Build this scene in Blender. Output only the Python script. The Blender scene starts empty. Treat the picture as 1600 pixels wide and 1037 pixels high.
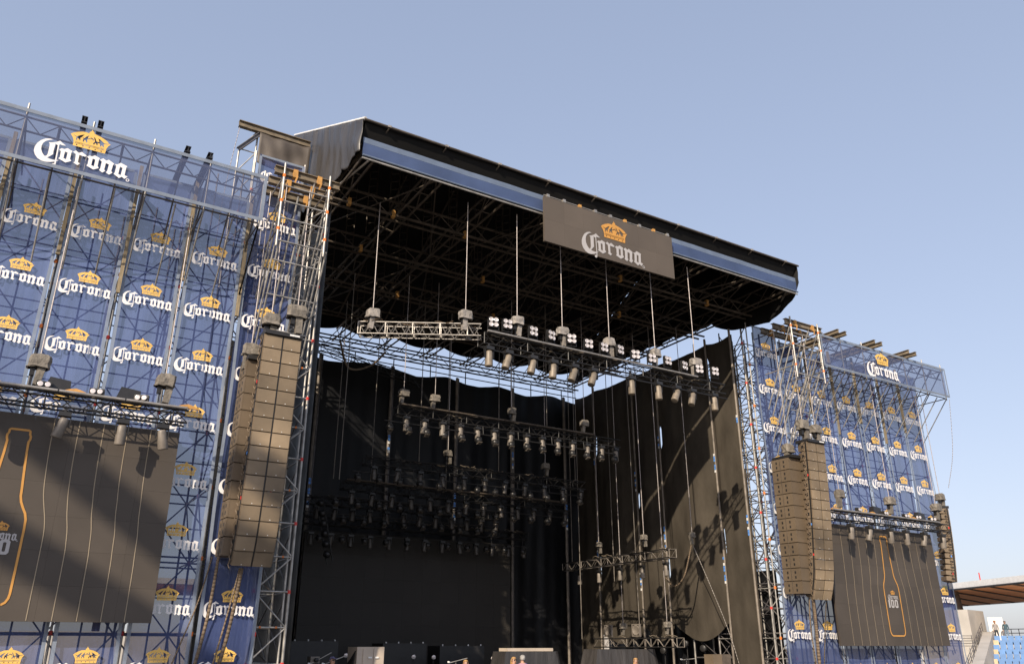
import bpy, bmesh, math, random
from mathutils import Vector, Matrix
from mathutils.geometry import tessellate_polygon
random.seed(7)
scene = bpy.context.scene
C = scene.collection
R = math.radians
# ------------------------------------------------------------------ camera, sky, sun, exposure
# the eye is at z = 0; the field is 4 m below it, the stage deck 2.1 m below it; x runs along the stage front, y into it
cam_d = bpy.data.cameras.new('camera'); cam = bpy.data.objects.new('camera', cam_d); C.objects.link(cam)
cam_d.sensor_width = 36; cam_d.lens = 28.3; cam_d.clip_end = 5000; cam_d.clip_start = 0.1
cam.location = (0, 0, 0); cam.rotation_euler = (R(90 + 21.28), 0, R(58.4 - 90))
scene.camera = cam
SUN = Vector((1.2, 1.0, -0.87)).normalized()
world = bpy.data.worlds.new('World'); scene.world = world; world.use_nodes = True
wn = world.node_tree
sky = wn.nodes.new('ShaderNodeTexSky'); sky.sky_type = 'NISHITA'; sky.sun_disc = False
sky.sun_elevation = math.asin(-SUN.z); sky.sun_rotation = math.atan2(-SUN.x, -SUN.y)
sky.altitude = 0; sky.air_density = 1.0; sky.dust_density = 1.6; sky.ozone_density = 1.6
gm = wn.nodes.new('ShaderNodeGamma'); gm.inputs[1].default_value = 0.43   # hazy, low-contrast sky
wn.links.new(sky.outputs[0], gm.inputs[0]); tn = wn.nodes.new('ShaderNodeVectorMath'); tn.operation = 'MULTIPLY'; tn.inputs[1].default_value = (0.97, 0.97, 1.085)
wn.links.new(gm.outputs[0], tn.inputs[0]); wn.links.new(tn.outputs[0], wn.nodes['Background'].inputs[0])
wn.nodes['Background'].inputs[1].default_value = 0.15
sd = bpy.data.lights.new('sun', 'SUN'); sun = bpy.data.objects.new('sun', sd); C.objects.link(sun)
sd.energy = 2.1; sd.angle = R(0.5); sd.color = (1.0, 0.86, 0.68)
sun.rotation_euler = SUN.to_track_quat('-Z', 'Y').to_euler()
scene.view_settings.view_transform = 'Standard'; scene.view_settings.look = 'None'
scene.view_settings.exposure = 1.42; scene.view_settings.gamma = 1.0
scene.cycles.transparent_max_bounces = 24
# ------------------------------------------------------------------ materials
MATS = {}
def mat(name, col, rough=0.6, metal=0.0, var=0.15, scale=3.0, bump=0.0, bscale=30.0, spec=0.5, opacity=1.0, stretch=None, translucent=0.0):
    m = bpy.data.materials.new(name); m.use_nodes = True
    nt = m.node_tree; b = nt.nodes['Principled BSDF']; out = nt.nodes['Material Output']
    b.inputs['Roughness'].default_value = rough; b.inputs['Metallic'].default_value = metal
    b.inputs['Specular IOR Level'].default_value = spec
    tc = nt.nodes.new('ShaderNodeTexCoord'); mp = nt.nodes.new('ShaderNodeMapping')
    geo = nt.nodes.new('ShaderNodeNewGeometry')
    nt.links.new(geo.outputs['Position'], mp.inputs[0])
    if stretch: mp.inputs['Scale'].default_value = stretch
    nz = nt.nodes.new('ShaderNodeTexNoise'); nz.inputs['Scale'].default_value = scale; nz.inputs['Detail'].default_value = 6
    nt.links.new(mp.outputs[0], nz.inputs['Vector'])
    ramp = nt.nodes.new('ShaderNodeMapRange'); ramp.inputs[1].default_value = 0.3; ramp.inputs[2].default_value = 0.7
    ramp.inputs[3].default_value = 1 - var; ramp.inputs[4].default_value = 1 + var
    nt.links.new(nz.outputs['Fac'], ramp.inputs[0])
    oi = nt.nodes.new('ShaderNodeObjectInfo'); r2 = nt.nodes.new('ShaderNodeMapRange')
    r2.inputs[3].default_value = 1 - var * 0.5; r2.inputs[4].default_value = 1 + var * 0.5
    nt.links.new(oi.outputs['Random'], r2.inputs[0])
    mu = nt.nodes.new('ShaderNodeMath'); mu.operation = 'MULTIPLY'
    nt.links.new(ramp.outputs[0], mu.inputs[0]); nt.links.new(r2.outputs[0], mu.inputs[1])
    mx = nt.nodes.new('ShaderNodeVectorMath'); mx.operation = 'SCALE'
    mx.inputs[0].default_value = col; nt.links.new(mu.outputs[0], mx.inputs['Scale'])
    nt.links.new(mx.outputs[0], b.inputs['Base Color'])
    if bump:
        n2 = nt.nodes.new('ShaderNodeTexNoise'); n2.inputs['Scale'].default_value = bscale; n2.inputs['Detail'].default_value = 4
        nt.links.new(mp.outputs[0], n2.inputs['Vector'])
        bp = nt.nodes.new('ShaderNodeBump'); bp.inputs['Strength'].default_value = bump; bp.inputs['Distance'].default_value = 0.05
        nt.links.new(n2.outputs['Fac'], bp.inputs['Height']); nt.links.new(bp.outputs[0], b.inputs['Normal'])
    surf = b.outputs[0]
    if translucent:
        tr = nt.nodes.new('ShaderNodeBsdfTranslucent'); nt.links.new(mx.outputs[0], tr.inputs[0])
        ms = nt.nodes.new('ShaderNodeMixShader'); ms.inputs[0].default_value = translucent
        nt.links.new(surf, ms.inputs[1]); nt.links.new(tr.outputs[0], ms.inputs[2]); surf = ms.outputs[0]
    if opacity < 1:
        tp = nt.nodes.new('ShaderNodeBsdfTransparent'); ms = nt.nodes.new('ShaderNodeMixShader'); ms.inputs[0].default_value = opacity
        nt.links.new(tp.outputs[0], ms.inputs[1]); nt.links.new(surf, ms.inputs[2]); surf = ms.outputs[0]
    nt.links.new(surf, out.inputs['Surface'])
    MATS[name] = m
    return m
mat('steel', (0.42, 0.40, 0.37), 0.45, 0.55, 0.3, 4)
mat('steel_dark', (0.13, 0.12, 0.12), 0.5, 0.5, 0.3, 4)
mat('pole', (0.20, 0.17, 0.14), 0.55, 0.1, 0.3, 3)
mat('alu', (0.36, 0.335, 0.305), 0.4, 0.6, 0.2, 5)
mat('truss_black', (0.02, 0.019, 0.019), 0.45, 0.2, 0.3, 6)
mat('truss_brown', (0.10, 0.08, 0.062), 0.6, 0.2, 0.35, 4)
mat('timber', (0.24, 0.19, 0.12), 0.8, 0, 0.35, 5, stretch=(6, 6, 0.6))
mat('beam', (0.2, 0.16, 0.11), 0.65, 0.2, 0.4, 4)
mat('strap', (0.48, 0.25, 0.07), 0.8, 0, 0.2, 8)
mat('red_tag', (0.65, 0.04, 0.03), 0.5, 0, 0.1)
mat('orange_tag', (0.75, 0.2, 0.03), 0.5, 0, 0.1)
mat('blue_tag_sky', (0.1, 0.28, 0.7), 0.5, 0, 0.3, 20)  # speaker tags, and sky painted onto the drape poles
mat('white_tag', (0.75, 0.74, 0.72), 0.5, 0, 0.1)
mat('mesh_blue', (0.05, 0.075, 0.195), 0.7, 0, 0.2, 0.9, 0.6, 2.2, spec=0.3, opacity=0.77, stretch=(2.5, 2.5, 0.4))
mat('header_blue', (0.075, 0.10, 0.20), 0.55, 0, 0.16, 0.8, 0.3, 1.4, spec=0.4, opacity=0.6)
mat('fascia_blue', (0.055, 0.085, 0.18), 0.6, 0, 0.15, 1.0, 0.25, 2.0, spec=0.4, opacity=0.92)
mat('hem_grey', (0.22, 0.26, 0.33), 0.55, 0, 0.15, 3, opacity=0.85)
mat('hem_pale', (0.13, 0.17, 0.25), 0.5, 0, 0.12, 3)
mat('print_white', (0.82, 0.80, 0.80), 0.6, 0, 0.05, 3)
mat('print_gold', (0.80, 0.50, 0.12), 0.55, 0, 0.12, 4)
mat('led_white', (0.40, 0.385, 0.385), 0.6, 0, 0.05, 3)
mat('led_gold', (0.55, 0.27, 0.06), 0.55, 0, 0.08, 4)
mat('led_banner', (0.105, 0.086, 0.07), 0.55, 0, 0.1, 0.6, spec=0.3)
mat('led_line', (0.29, 0.235, 0.165), 0.6, 0, 0.05, 3)
mat('led_tile', (0.07, 0.058, 0.048), 0.55, 0, 0.13, 0.6, spec=0.35)
mat('tarp', (0.05, 0.046, 0.045), 0.38, 0, 0.3, 1.2, 0.9, 3.2, spec=0.6, stretch=(2.0, 2.0, 0.22))
mat('led_wall', (0.042, 0.038, 0.034), 0.55, 0, 0.06, 0.6, spec=0.2)
mat('tarp_brown', (0.085, 0.07, 0.058), 0.6, 0, 0.2, 1.0, 0.3, 2.0)
mat('membrane', (0.011, 0.0105, 0.0105), 0.75, 0, 0.25, 0.6, 0.2, 2.0, spec=0.2)
mat('drape', (0.060, 0.051, 0.040), 0.85, 0, 0.3, 1.1, 0.35, 5.0, spec=0.15, stretch=(1, 1, 0.5))
mat('back_drape', (0.007, 0.0075, 0.009), 0.5, 0, 0.3, 1.0, 0.3, 3.0, spec=0.3, stretch=(1, 1, 0.3))
mat('speaker', (0.165, 0.123, 0.082), 0.7, 0, 0.16, 1.0, 0.15, 60)
mat('grille', (0.215, 0.162, 0.105), 0.65, 0, 0.45, 0.5, 0.2, 90)
mat('sub_side', (0.125, 0.092, 0.06), 0.7, 0, 0.15, 1.0)
mat('black', (0.018, 0.017, 0.017), 0.5, 0, 0.2, 5)
mat('fixture', (0.02, 0.019, 0.019), 0.4, 0, 0.2, 6)
mat('fixture_tan', (0.20, 0.165, 0.125), 0.5, 0.1, 0.25, 5)
mat('fixture_grey', (0.19, 0.165, 0.14), 0.5, 0.1, 0.25, 5)
mat('fixture_dark', (0.07, 0.062, 0.055), 0.45, 0.1, 0.25, 5)
mat('lamp_glass', (0.72, 0.66, 0.64), 0.15, 0.3, 0.1, 8)
mat('cover', (0.17, 0.15, 0.125), 0.65, 0, 0.3, 5, 0.7, 9.0)
mat('cover_pale', (0.27, 0.245, 0.22), 0.5, 0, 0.25, 5, 0.7, 9.0)
mat('cable', (0.16, 0.115, 0.075), 0.7, 0, 0.3, 6)
mat('chain', (0.45, 0.40, 0.38), 0.5, 0.4, 0.25, 12)
mat('concrete', (0.46, 0.43, 0.39), 0.85, 0, 0.12, 0.6, 0.2, 8)
mat('wood_ceiling', (0.78, 0.36, 0.16), 0.7, 0, 0.15, 0.8)
mat('seat_blue', (0.055, 0.18, 0.42), 0.45, 0, 0.15, 2)
mat('seat_tan', (0.45, 0.36, 0.22), 0.5, 0, 0.15, 2)
mat('green', (0.45, 0.5, 0.12), 0.6, 0, 0.3, 0.4)
mat('skin', (0.50, 0.30, 0.21), 0.55, 0, 0.08, 8)
mat('hair', (0.05, 0.03, 0.02), 0.6, 0, 0.3, 20)
mat('hair_blond', (0.38, 0.22, 0.09), 0.6, 0, 0.3, 20)
mat('hair_grey', (0.32, 0.31, 0.30), 0.6, 0, 0.3, 20)
mat('cloth_grey', (0.30, 0.28, 0.27), 0.8, 0, 0.1, 6)
mat('cloth_dark', (0.035, 0.04, 0.05), 0.8, 0, 0.1, 6)
mat('cloth_teal', (0.05, 0.10, 0.13), 0.8, 0, 0.1, 6)
mat('cloth_jean', (0.16, 0.22, 0.30), 0.8, 0, 0.15, 6)
mat('cloth_purple', (0.16, 0.09, 0.42), 0.8, 0, 0.1, 6)
mat('cloth_orange', (0.62, 0.2, 0.07), 0.8, 0, 0.1, 6)
mat('cap_purple', (0.12, 0.11, 0.2), 0.8, 0, 0.1, 6)
mat('cabinet', (0.50, 0.42, 0.34), 0.55, 0, 0.1, 2)
mat('grass', (0.05, 0.08, 0.03), 0.9, 0, 0.3, 0.5)
mat('matting', (0.11, 0.10, 0.09), 0.9, 0, 0.3, 0.5)
mat('deck', (0.02, 0.02, 0.02), 0.6, 0, 0.3, 1)
mat('screen_glow', (0.02, 0.02, 0.02), 0.3, 0, 0.1)
# ------------------------------------------------------------------ helpers
def root_loc(p):
    v = Vector((0, 0, 0))
    while p is not None:
        v += p.location; p = p.parent
    return v
def tag(o, label, cat, group=None):
    o['label'] = label; o['category'] = cat
    if group: o['group'] = group
    return o
def thing(name, label, cat, loc=(0, 0, 0), group=None, rot=None):
    o = bpy.data.objects.new(name, None); C.objects.link(o); o.location = loc
    o.empty_display_size = 0.2
    if rot: o.rotation_euler = rot
    return tag(o, label, cat, group)
class MB:
    """collects faces; build() links them as one mesh object. Points are world points unless local=True."""
    def __init__(s): s.v = []; s.f = []; s.m = []; s.cur = 0
    def add(s, vs, fs):
        n = len(s.v); s.v += [tuple(p) for p in vs]; s.f += [tuple(n + i for i in f) for f in fs]; s.m += [s.cur] * len(fs); return s
    def box(s, c, size, rot=None, taper=1.0, tapery=1.0):
        hx, hy, hz = [q / 2 for q in size]; vs = []
        for z in (-1, 1):
            for y in (-1, 1):
                for x in (-1, 1):
                    t = taper if z > 0 else 1; ty = tapery if z > 0 else 1
                    p = Vector((x * hx * t, y * hy * ty, z * hz))
                    if rot is not None: p = rot @ p
                    vs.append(p + Vector(c))
        return s.add(vs, [(0, 2, 3, 1), (4, 5, 7, 6), (0, 1, 5, 4), (2, 6, 7, 3), (0, 4, 6, 2), (1, 3, 7, 5)])
    def b2(s, a, b): return s.box([(a[i] + b[i]) / 2 for i in range(3)], [abs(b[i] - a[i]) for i in range(3)])
    def tube(s, a, b, r, n=6, r2=None, cap=True):
        a = Vector(a); b = Vector(b); d = b - a
        if d.length < 1e-6: return s
        q = d.to_track_quat('Z', 'Y'); r2 = r if r2 is None else r2; vs = []
        for k, (p, rr) in enumerate(((a, r), (b, r2))):
            for i in range(n):
                t = 2 * math.pi * i / n; vs.append(p + q @ Vector((rr * math.cos(t), rr * math.sin(t), 0)))
        fs = [(i, (i + 1) % n, n + (i + 1) % n, n + i) for i in range(n)]
        if cap: fs += [tuple(reversed(range(n))), tuple(range(n, 2 * n))]
        return s.add(vs, fs)
    def path(s, pts, r, n=5):
        for a, b in zip(pts[:-1], pts[1:]): s.tube(a, b, r, n)
        return s
    def lathe(s, prof, n=12, c=(0, 0, 0), axis=None):
        q = Vector(axis).to_track_quat('Z', 'Y') if axis else None; vs = []; k = len(prof)
        for r, z in prof:
            for i in range(n):
                t = 2 * math.pi * i / n; p = Vector((r * math.cos(t), r * math.sin(t), z))
                if q: p = q @ p
                vs.append(p + Vector(c))
        fs = [(j * n + i, j * n + (i + 1) % n, (j + 1) * n + (i + 1) % n, (j + 1) * n + i) for j in range(k - 1) for i in range(n)]
        return s.add(vs, fs + [tuple(reversed(range(n))), tuple(range((k - 1) * n, k * n))])
    def ibeam(s, a, b, h=0.24, w=0.16, t=0.025):
        a = Vector(a); b = Vector(b); d = (b - a); L = d.length; d.normalize()
        up = Vector((0, 0, 1)); sd_ = d.cross(up).normalized(); up = sd_.cross(d)
        m = Matrix((sd_, d, up)).transposed(); c = (a + b) / 2
        s.box(c, (t, L, h - 2 * t), m); s.box(c + up * (h / 2 - t / 2), (w, L, t), m); s.box(c - up * (h / 2 - t / 2), (w, L, t), m)
        return s
    def poly2(s, polys, origin, ux, uz, off=0.0, scale=1.0):
        """flat polygon with holes, drawn in the plane origin + ux*x + uz*z"""
        ux = Vector(ux); uz = Vector(uz); nn = ux.cross(uz)
        pts = [[Vector((p[0], p[1], 0)) for p in pl] for pl in polys]
        tri = tessellate_polygon(pts); flat = [p for pl in pts for p in pl]
        vs = [Vector(origin) + ux * p.x * scale + uz * p.y * scale + nn * off for p in flat]
        fs = []
        for t in tri:
            a, b, c = (flat[i] for i in t)
            fs.append(tuple(t) if (b - a).cross(c - a).z > 0 else tuple(reversed(t)))
        return s.add(vs, fs)
    def build(s, name, material, parent=None, smooth=False, local=False, kind=None):
        me = bpy.data.meshes.new(name); off = Vector((0, 0, 0)) if local else root_loc(parent)
        me.from_pydata([tuple(Vector(p) - off) for p in s.v], [], s.f); me.update()
        ml = material if isinstance(material, (list, tuple)) else [material]
        for q in ml: me.materials.append(MATS[q])
        if len(ml) > 1:
            for p, k in zip(me.polygons, s.m): p.material_index = k
        if smooth:
            for p in me.polygons: p.use_smooth = True
        o = bpy.data.objects.new(name, me); C.objects.link(o)
        if parent is not None: o.parent = parent
        if kind: o['kind'] = kind
        return o
UT = {}
def unit_tube(m, n=8):
    if (m, n) not in UT:
        b = MB().tube((0, 0, 0), (0, 0, 1), 1, n); me = bpy.data.meshes.new('tube_' + m)
        me.from_pydata(b.v, [], b.f); me.materials.append(MATS[m])
        for p in me.polygons: p.use_smooth = len(p.vertices) == 4
        UT[(m, n)] = me
    return UT[(m, n)]
def tube(name, a, b, r, m, parent=None, n=8):
    """one straight pipe as an object of its own, sharing the unit pipe mesh"""
    a = Vector(a); b = Vector(b); d = b - a; off = root_loc(parent)
    o = bpy.data.objects.new(name, unit_tube(m, n)); C.objects.link(o)
    if parent is not None: o.parent = parent
    o.matrix_local = Matrix.Translation(a - off) @ d.to_track_quat('Z', 'Y').to_matrix().to_4x4() @ Matrix.Diagonal((r, r, d.length, 1))
    return o
def grid(name, fn, nu, nv, m, parent=None, thick=0.0):
    b = MB(); vs = [fn(i / nu, j / nv) for j in range(nv + 1) for i in range(nu + 1)]
    b.add(vs, [(j * (nu + 1) + i, j * (nu + 1) + i + 1, (j + 1) * (nu + 1) + i + 1, (j + 1) * (nu + 1) + i) for j in range(nv) for i in range(nu)])
    o = b.build(name, m, parent, smooth=True)
    if thick:
        md = o.modifiers.new('thickness', 'SOLIDIFY'); md.thickness = thick; md.offset = 0
    return o
def copy_tree(o, parent=None):
    c = o.copy(); C.objects.link(c)
    if parent is not None: c.parent = parent; c.matrix_parent_inverse = Matrix()
    for ch in list(o.children): copy_tree(ch, c)
    return c
ORD = ['first', 'second', 'third', 'fourth', 'fifth', 'sixth', 'seventh', 'eighth', 'ninth', 'tenth', 'eleventh', 'twelfth', 'thirteenth', 'fourteenth', 'fifteenth', 'sixteenth', 'seventeenth', 'eighteenth', 'nineteenth', 'twentieth']
def nth(i, n, left='left'):
    if i == 0: return 'leftmost'
    if i == n - 1: return 'rightmost'
    return ORD[i] + ' from left'
def wob(x, y, s=1.0): return math.sin(x * 3.1 * s + y * 1.3) * 0.5 + math.sin(x * 7.3 * s - y * 2.1 + 1.7) * 0.3 + math.sin(y * 5.7 * s + x + .4) * 0.3
# ------------------------------------------------------------------ printed word and crown
WORD = [[[(-0.338,0.032),(-0.371,0.035),(-0.415,0.019),(-0.454,-0.015),(-0.484,-0.065),(-0.5,-0.119),(-0.5,-0.171),(-0.482,-0.217),(-0.448,-0.257),(-0.405,-0.277),(-0.36,-0.277),(-0.316,-0.265),(-0.272,-0.244),(-0.233,-0.213),(-0.258,-0.221),(-0.297,-0.228),(-0.33,-0.225),(-0.357,-0.22),(-0.306,-0.157),(-0.31,-0.113),(-0.308,-0.042),(-0.307,-0.008),(-0.292,-0.023),(-0.281,-0.023),(-0.267,-0.018),(-0.264,-0.004),(-0.237,-0.009),(-0.201,-0.002),(-0.234,0.016),(-0.269,0.041),(-0.301,0.014),(-0.337,-0.005),(-0.376,-0.02),(-0.362,-0.033),(-0.359,-0.086),(-0.359,-0.165),(-0.365,-0.194),(-0.382,-0.208),(-0.402,-0.189),(-0.419,-0.164),(-0.433,-0.13),(-0.437,-0.088),(-0.429,-0.045),(-0.409,-0.012),(-0.374,0.016)]],[[(-0.281,-0.022),(-0.267,-0.017),(-0.26,-0.218),(-0.259,-0.288),(-0.275,-0.308),(-0.297,-0.302),(-0.301,-0.282),(-0.284,-0.27),(-0.274,-0.271),(-0.273,-0.232)]],[[(-0.258,-0.075),(-0.236,-0.051),(-0.207,-0.052),(-0.179,-0.03),(-0.121,-0.051),(-0.13,-0.069),(-0.13,-0.16),(-0.113,-0.181),(-0.129,-0.195),(-0.168,-0.222),(-0.247,-0.192),(-0.235,-0.173),(-0.237,-0.092)],[(-0.197,-0.08),(-0.168,-0.085),(-0.168,-0.178),(-0.197,-0.172)]],[[(-0.117,-0.056),(-0.09,-0.029),(-0.055,-0.052),(-0.027,-0.028),(0.029,-0.061),(0.016,-0.079),(-0.015,-0.079),(-0.046,-0.074),(-0.045,-0.175),(-0.02,-0.186),(-0.043,-0.216),(-0.088,-0.196),(-0.076,-0.177),(-0.083,-0.078)]],[[(0.035,-0.072),(0.058,-0.049),(0.086,-0.049),(0.114,-0.027),(0.172,-0.048),(0.163,-0.067),(0.163,-0.158),(0.18,-0.178),(0.164,-0.193),(0.125,-0.219),(0.047,-0.189),(0.058,-0.17),(0.057,-0.089)],[(0.097,-0.078),(0.126,-0.082),(0.126,-0.175),(0.096,-0.169)]],[[(0.173,-0.068),(0.206,-0.036),(0.24,-0.057),(0.266,-0.036),(0.33,-0.07),(0.321,-0.091),(0.314,-0.179),(0.331,-0.194),(0.299,-0.233),(0.26,-0.212),(0.273,-0.192),(0.277,-0.099),(0.242,-0.089),(0.238,-0.184),(0.253,-0.195),(0.225,-0.228),(0.185,-0.204),(0.196,-0.182),(0.197,-0.084)]],[[(0.336,-0.072),(0.367,-0.066),(0.397,-0.034),(0.474,-0.057),(0.465,-0.08),(0.463,-0.186),(0.5,-0.194),(0.469,-0.235),(0.437,-0.216),(0.41,-0.243),(0.345,-0.204),(0.355,-0.183),(0.358,-0.089)],[(0.397,-0.085),(0.427,-0.096),(0.422,-0.198),(0.394,-0.191)]]]
CROWN = [[(-0.181,0.175),(-0.173,0.181),(-0.159,0.196),(-0.114,0.223),(-0.059,0.245),(-0.016,0.248),(0.009,0.244),(0.005,0.249),(0.011,0.269),(0.025,0.28),(0.033,0.308),(0.041,0.288),(0.058,0.277),(0.056,0.262),(0.069,0.256),(0.087,0.251),(0.134,0.239),(0.175,0.222),(0.212,0.202),(0.231,0.178),(0.251,0.172),(0.229,0.14),(0.215,0.101),(0.213,0.062),(0.21,0.031),(0.037,0.031),(-0.136,0.029),(-0.133,0.068),(-0.141,0.108),(-0.157,0.14)],[(-0.162,0.181),(-0.114,0.16),(-0.079,0.189),(-0.037,0.214),(-0.058,0.174),(-0.074,0.151),(-0.071,0.129),(-0.072,0.113),(-0.083,0.129),(-0.097,0.139),(-0.107,0.135),(-0.102,0.113),(-0.107,0.106),(-0.117,0.12),(-0.116,0.138),(-0.112,0.149),(-0.14,0.165)],[(-0.055,0.168),(-0.035,0.162),(-0.02,0.189),(0.012,0.218),(-0.0,0.181),(0.012,0.171),(0.034,0.193),(0.052,0.192),(0.073,0.171),(0.068,0.163),(0.04,0.181),(0.019,0.164),(-0.003,0.158),(0.006,0.125),(-0.001,0.108),(-0.009,0.122),(-0.017,0.139),(-0.031,0.134),(-0.032,0.111),(-0.041,0.111),(-0.047,0.132),(-0.04,0.15)],[(0.06,0.214),(0.074,0.21),(0.098,0.163),(0.112,0.161),(0.13,0.165),(0.115,0.201),(0.105,0.212),(0.133,0.202),(0.186,0.164),(0.235,0.175),(0.236,0.17),(0.182,0.152),(0.177,0.143),(0.187,0.125),(0.182,0.108),(0.171,0.119),(0.159,0.134),(0.156,0.109),(0.145,0.11),(0.139,0.141),(0.114,0.149),(0.116,0.119),(0.108,0.111),(0.1,0.132),(0.085,0.137),(0.082,0.111),(0.07,0.112),(0.067,0.13),(0.077,0.143),(0.083,0.16)]]
REG = [(0.505, -0.241)]
DOTS = [(-0.097, 0.051), (-0.031, 0.054), (0.036, 0.054), (0.102, 0.051), (0.167, 0.049)]
BAND = [[(-0.135, 0.086), (0.208, 0.093)], [(-0.133, 0.072), (0.21, 0.077)]]
def logo_meshes(suffix, white, gold):
    b = MB()
    for k, g in enumerate(WORD): b.poly2(g, (0, 0, 0), (1, 0, 0), (0, 0, 1), 0.0006 * (k % 2))
    cx, cz = REG[0]
    ring = [[(cx + r * math.cos(2 * math.pi * i / 12), cz + r * math.sin(2 * math.pi * i / 12)) for i in range(12)] for r in (0.02, 0.012)]
    b.poly2(ring, (0, 0, 0), (1, 0, 0), (0, 0, 1))
    lo = b.build('lettering', white); C.objects.unlink(lo)
    holes = [[(x + 0.009 * math.cos(a), z + 0.009 * math.sin(a)) for a in (0, 1.05, 2.1, 3.14, 4.19, 5.24)] for x, z in DOTS]
    for (x0, z0), (x1, z1) in BAND:
        holes.append([(x0 + .015, z0), (x1 - .015, z1), (x1 - .015, z1 - 0.006), (x0 + .015, z0 - 0.006)])
    b = MB().poly2(CROWN + holes, (0, 0, 0), (1, 0, 0), (0, 0, 1))
    cr = b.build('crown', gold); C.objects.unlink(cr)
    return lo.data, cr.data
LOGO = {'print': logo_meshes('p', 'print_white', 'print_gold'), 'led': logo_meshes('l', 'led_white', 'led_gold')}
def logo(kind, width, at, parent):
    off = root_loc(parent)
    for nm, me in zip(('lettering', 'crown'), LOGO[kind]):
        o = bpy.data.objects.new(nm, me); C.objects.link(o); o.parent = parent
        o.location = Vector(at) - off; o.scale = (width, width, width)
def tilelist(x0, x1, n): return [x0 + (x1 - x0) * i / n for i in range(n + 1)]
# ------------------------------------------------------------------ ground and stage deck
def struct(name, b, m):
    o = b.build(name, m); o['kind'] = 'structure'; return o
struct('ground', MB().add([(-900, -300, -4.0), (1200, -300, -4.0), (1200, 1500, -4.0), (-900, 1500, -4.0)], [(0, 1, 2, 3)]), 'matting')
struct('stage_deck', MB().b2((5.0, 24.9, -4.0), (31.0, 41.0, -2.1)), 'deck')
# ------------------------------------------------------------------ scaffold walls of the two wings
Y0, Y1, Y2 = 24.66, 26.4, 28.2
def scaffold_wall(side, seps, ztops, hx0, hx1, label):
    t = thing('scaffold_wall', label, 'scaffold', (seps[0], Y0, -4.0), 'scaffold walls of the stage wings')
    lifts = [-3.7 + 2.0 * k for k in range(10)]
    tags_r = MB(); tags_o = MB()
    for i, x in enumerate(seps):
        zt = ztops[min(i, len(ztops) - 1)]
        for y in (Y0, Y1, Y2):
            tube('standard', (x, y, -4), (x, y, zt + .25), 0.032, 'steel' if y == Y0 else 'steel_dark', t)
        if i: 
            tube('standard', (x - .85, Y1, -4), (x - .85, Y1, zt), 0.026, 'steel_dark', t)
        for k, z in enumerate(lifts):
            if z > zt: continue
            tube('transom', (x, Y0, z), (x, Y2, z), 0.024, 'steel', t)
            if z + 2 <= zt + .3:
                tube('brace', (x, Y0 if k % 2 else Y1, z), (x, Y1 if k % 2 else Y0, z + 2), 0.022, 'steel_dark', t)
                if (i + k) % 2: tube('brace', (x, Y1 if k % 2 else Y2, z), (x, Y2 if k % 2 else Y1, z + 2), 0.022, 'steel_dark', t)
            for y in (Y0, Y1):
                (tags_r if (i * 7 + k * 3) % 3 else tags_o).tube((x, y, z - .05), (x, y, z + .06), 0.05, 6)
    for y, m in ((Y0, 'steel_dark'), (Y1, 'steel_dark'), (Y2, 'steel_dark')):
        for k, z in enumerate(lifts):
            for i in range(len(seps) - 1):
                if z > min(ztops[min(i, len(ztops) - 1)], ztops[min(i + 1, len(ztops) - 1)]): continue
                tube('ledger', (seps[i], y, z), (seps[i + 1], y, z), 0.025, m, t)
                if y != Y0 and z + 2 < 14.5:
                    up = (i + k + (y == Y2)) % 2
                    tube('brace', (seps[i], y, z + (0 if up else 2)), (seps[i + 1], y, z + (2 if up else 0)), 0.022, m, t)
                if y == Y1 and z + 1 < 14: tube('ledger', (seps[i], y, z + 1.0), (seps[i + 1], y, z + 1.0), 0.02, m, t)
    tags_r.build('coupler', 'red_tag', t, kind='stuff'); tags_o.build('coupler', 'orange_tag', t, kind='stuff')
    # frame that carries the header banner out in front of the wall
    n = max(2, round((hx1 - hx0) / 1.75)); hx = tilelist(hx0, hx1, n); fr = MB(); la = MB()
    for i, x in enumerate(hx):
        tube('header_post', (x, 22.80, 12.05), (x, 22.80, 14.02), 0.03, 'steel', t)
        for xx, mm in ((x, 'steel'), (x + (.85 if i < n else 0), 'steel')):
            tube('strut', (xx, 22.82, 12.1), (xx, Y0, 9.9), 0.024, mm, t)
            tube('strut', (xx, 22.86, 13.6), (xx, Y0, 11.4), 0.024, 'steel_dark', t)
        for z in (12.15, 13.66): tube('outrigger', (x, 22.82, z), (x, Y1, z), 0.026, 'steel_dark', t)
        if i < n:
            for k in range(4):
                a = x + (hx[i + 1] - x) * k / 4; bb = x + (hx[i + 1] - x) * (k + 1) / 4
                la.tube((a, 22.9, 13.2 if k % 2 else 13.62), (bb, 22.9, 13.62 if k % 2 else 13.2), 0.016, 5)
            la.tube(((x + hx[i + 1]) / 2, 22.9, 13.2), ((x + hx[i + 1]) / 2, 22.9, 13.62), 0.016, 5)
    for z in (13.2, 13.64, 12.2): tube('header_chord', (hx0, 22.9, z), (hx1, 22.9, z), 0.03, 'steel_dark', t)
    la.build('header_lacing', 'steel_dark', t, kind='stuff')
    for i, x in enumerate(seps[1:-1] if side < 0 else seps[2:-1]):
        tl = MB(); tl.b2((x - .05, 24.30, 9.6 if i % 2 else 10.4), (x + .05, 24.40, 13.9)); tl.build('timber_post', 'timber', t)
    return t
LS = [-5.35, -3.65, -1.95, -0.25, 1.45, 3.12, 4.86, 6.57]
RS = [28.30, 30.05, 31.9, 33.75, 35.6, 37.45, 39.25, 41.0]
wl = scaffold_wall(-1, LS, [13.7] * 6 + [15.6, 15.6], -6.6, 4.84, 'tube scaffold behind the blue mesh strips left of the stage')
wr = scaffold_wall(1, RS, [14.2, 14.2] + [13.7] * 6, 31.05, 40.95, 'tube scaffold behind the blue mesh strips right of the stage')
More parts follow.
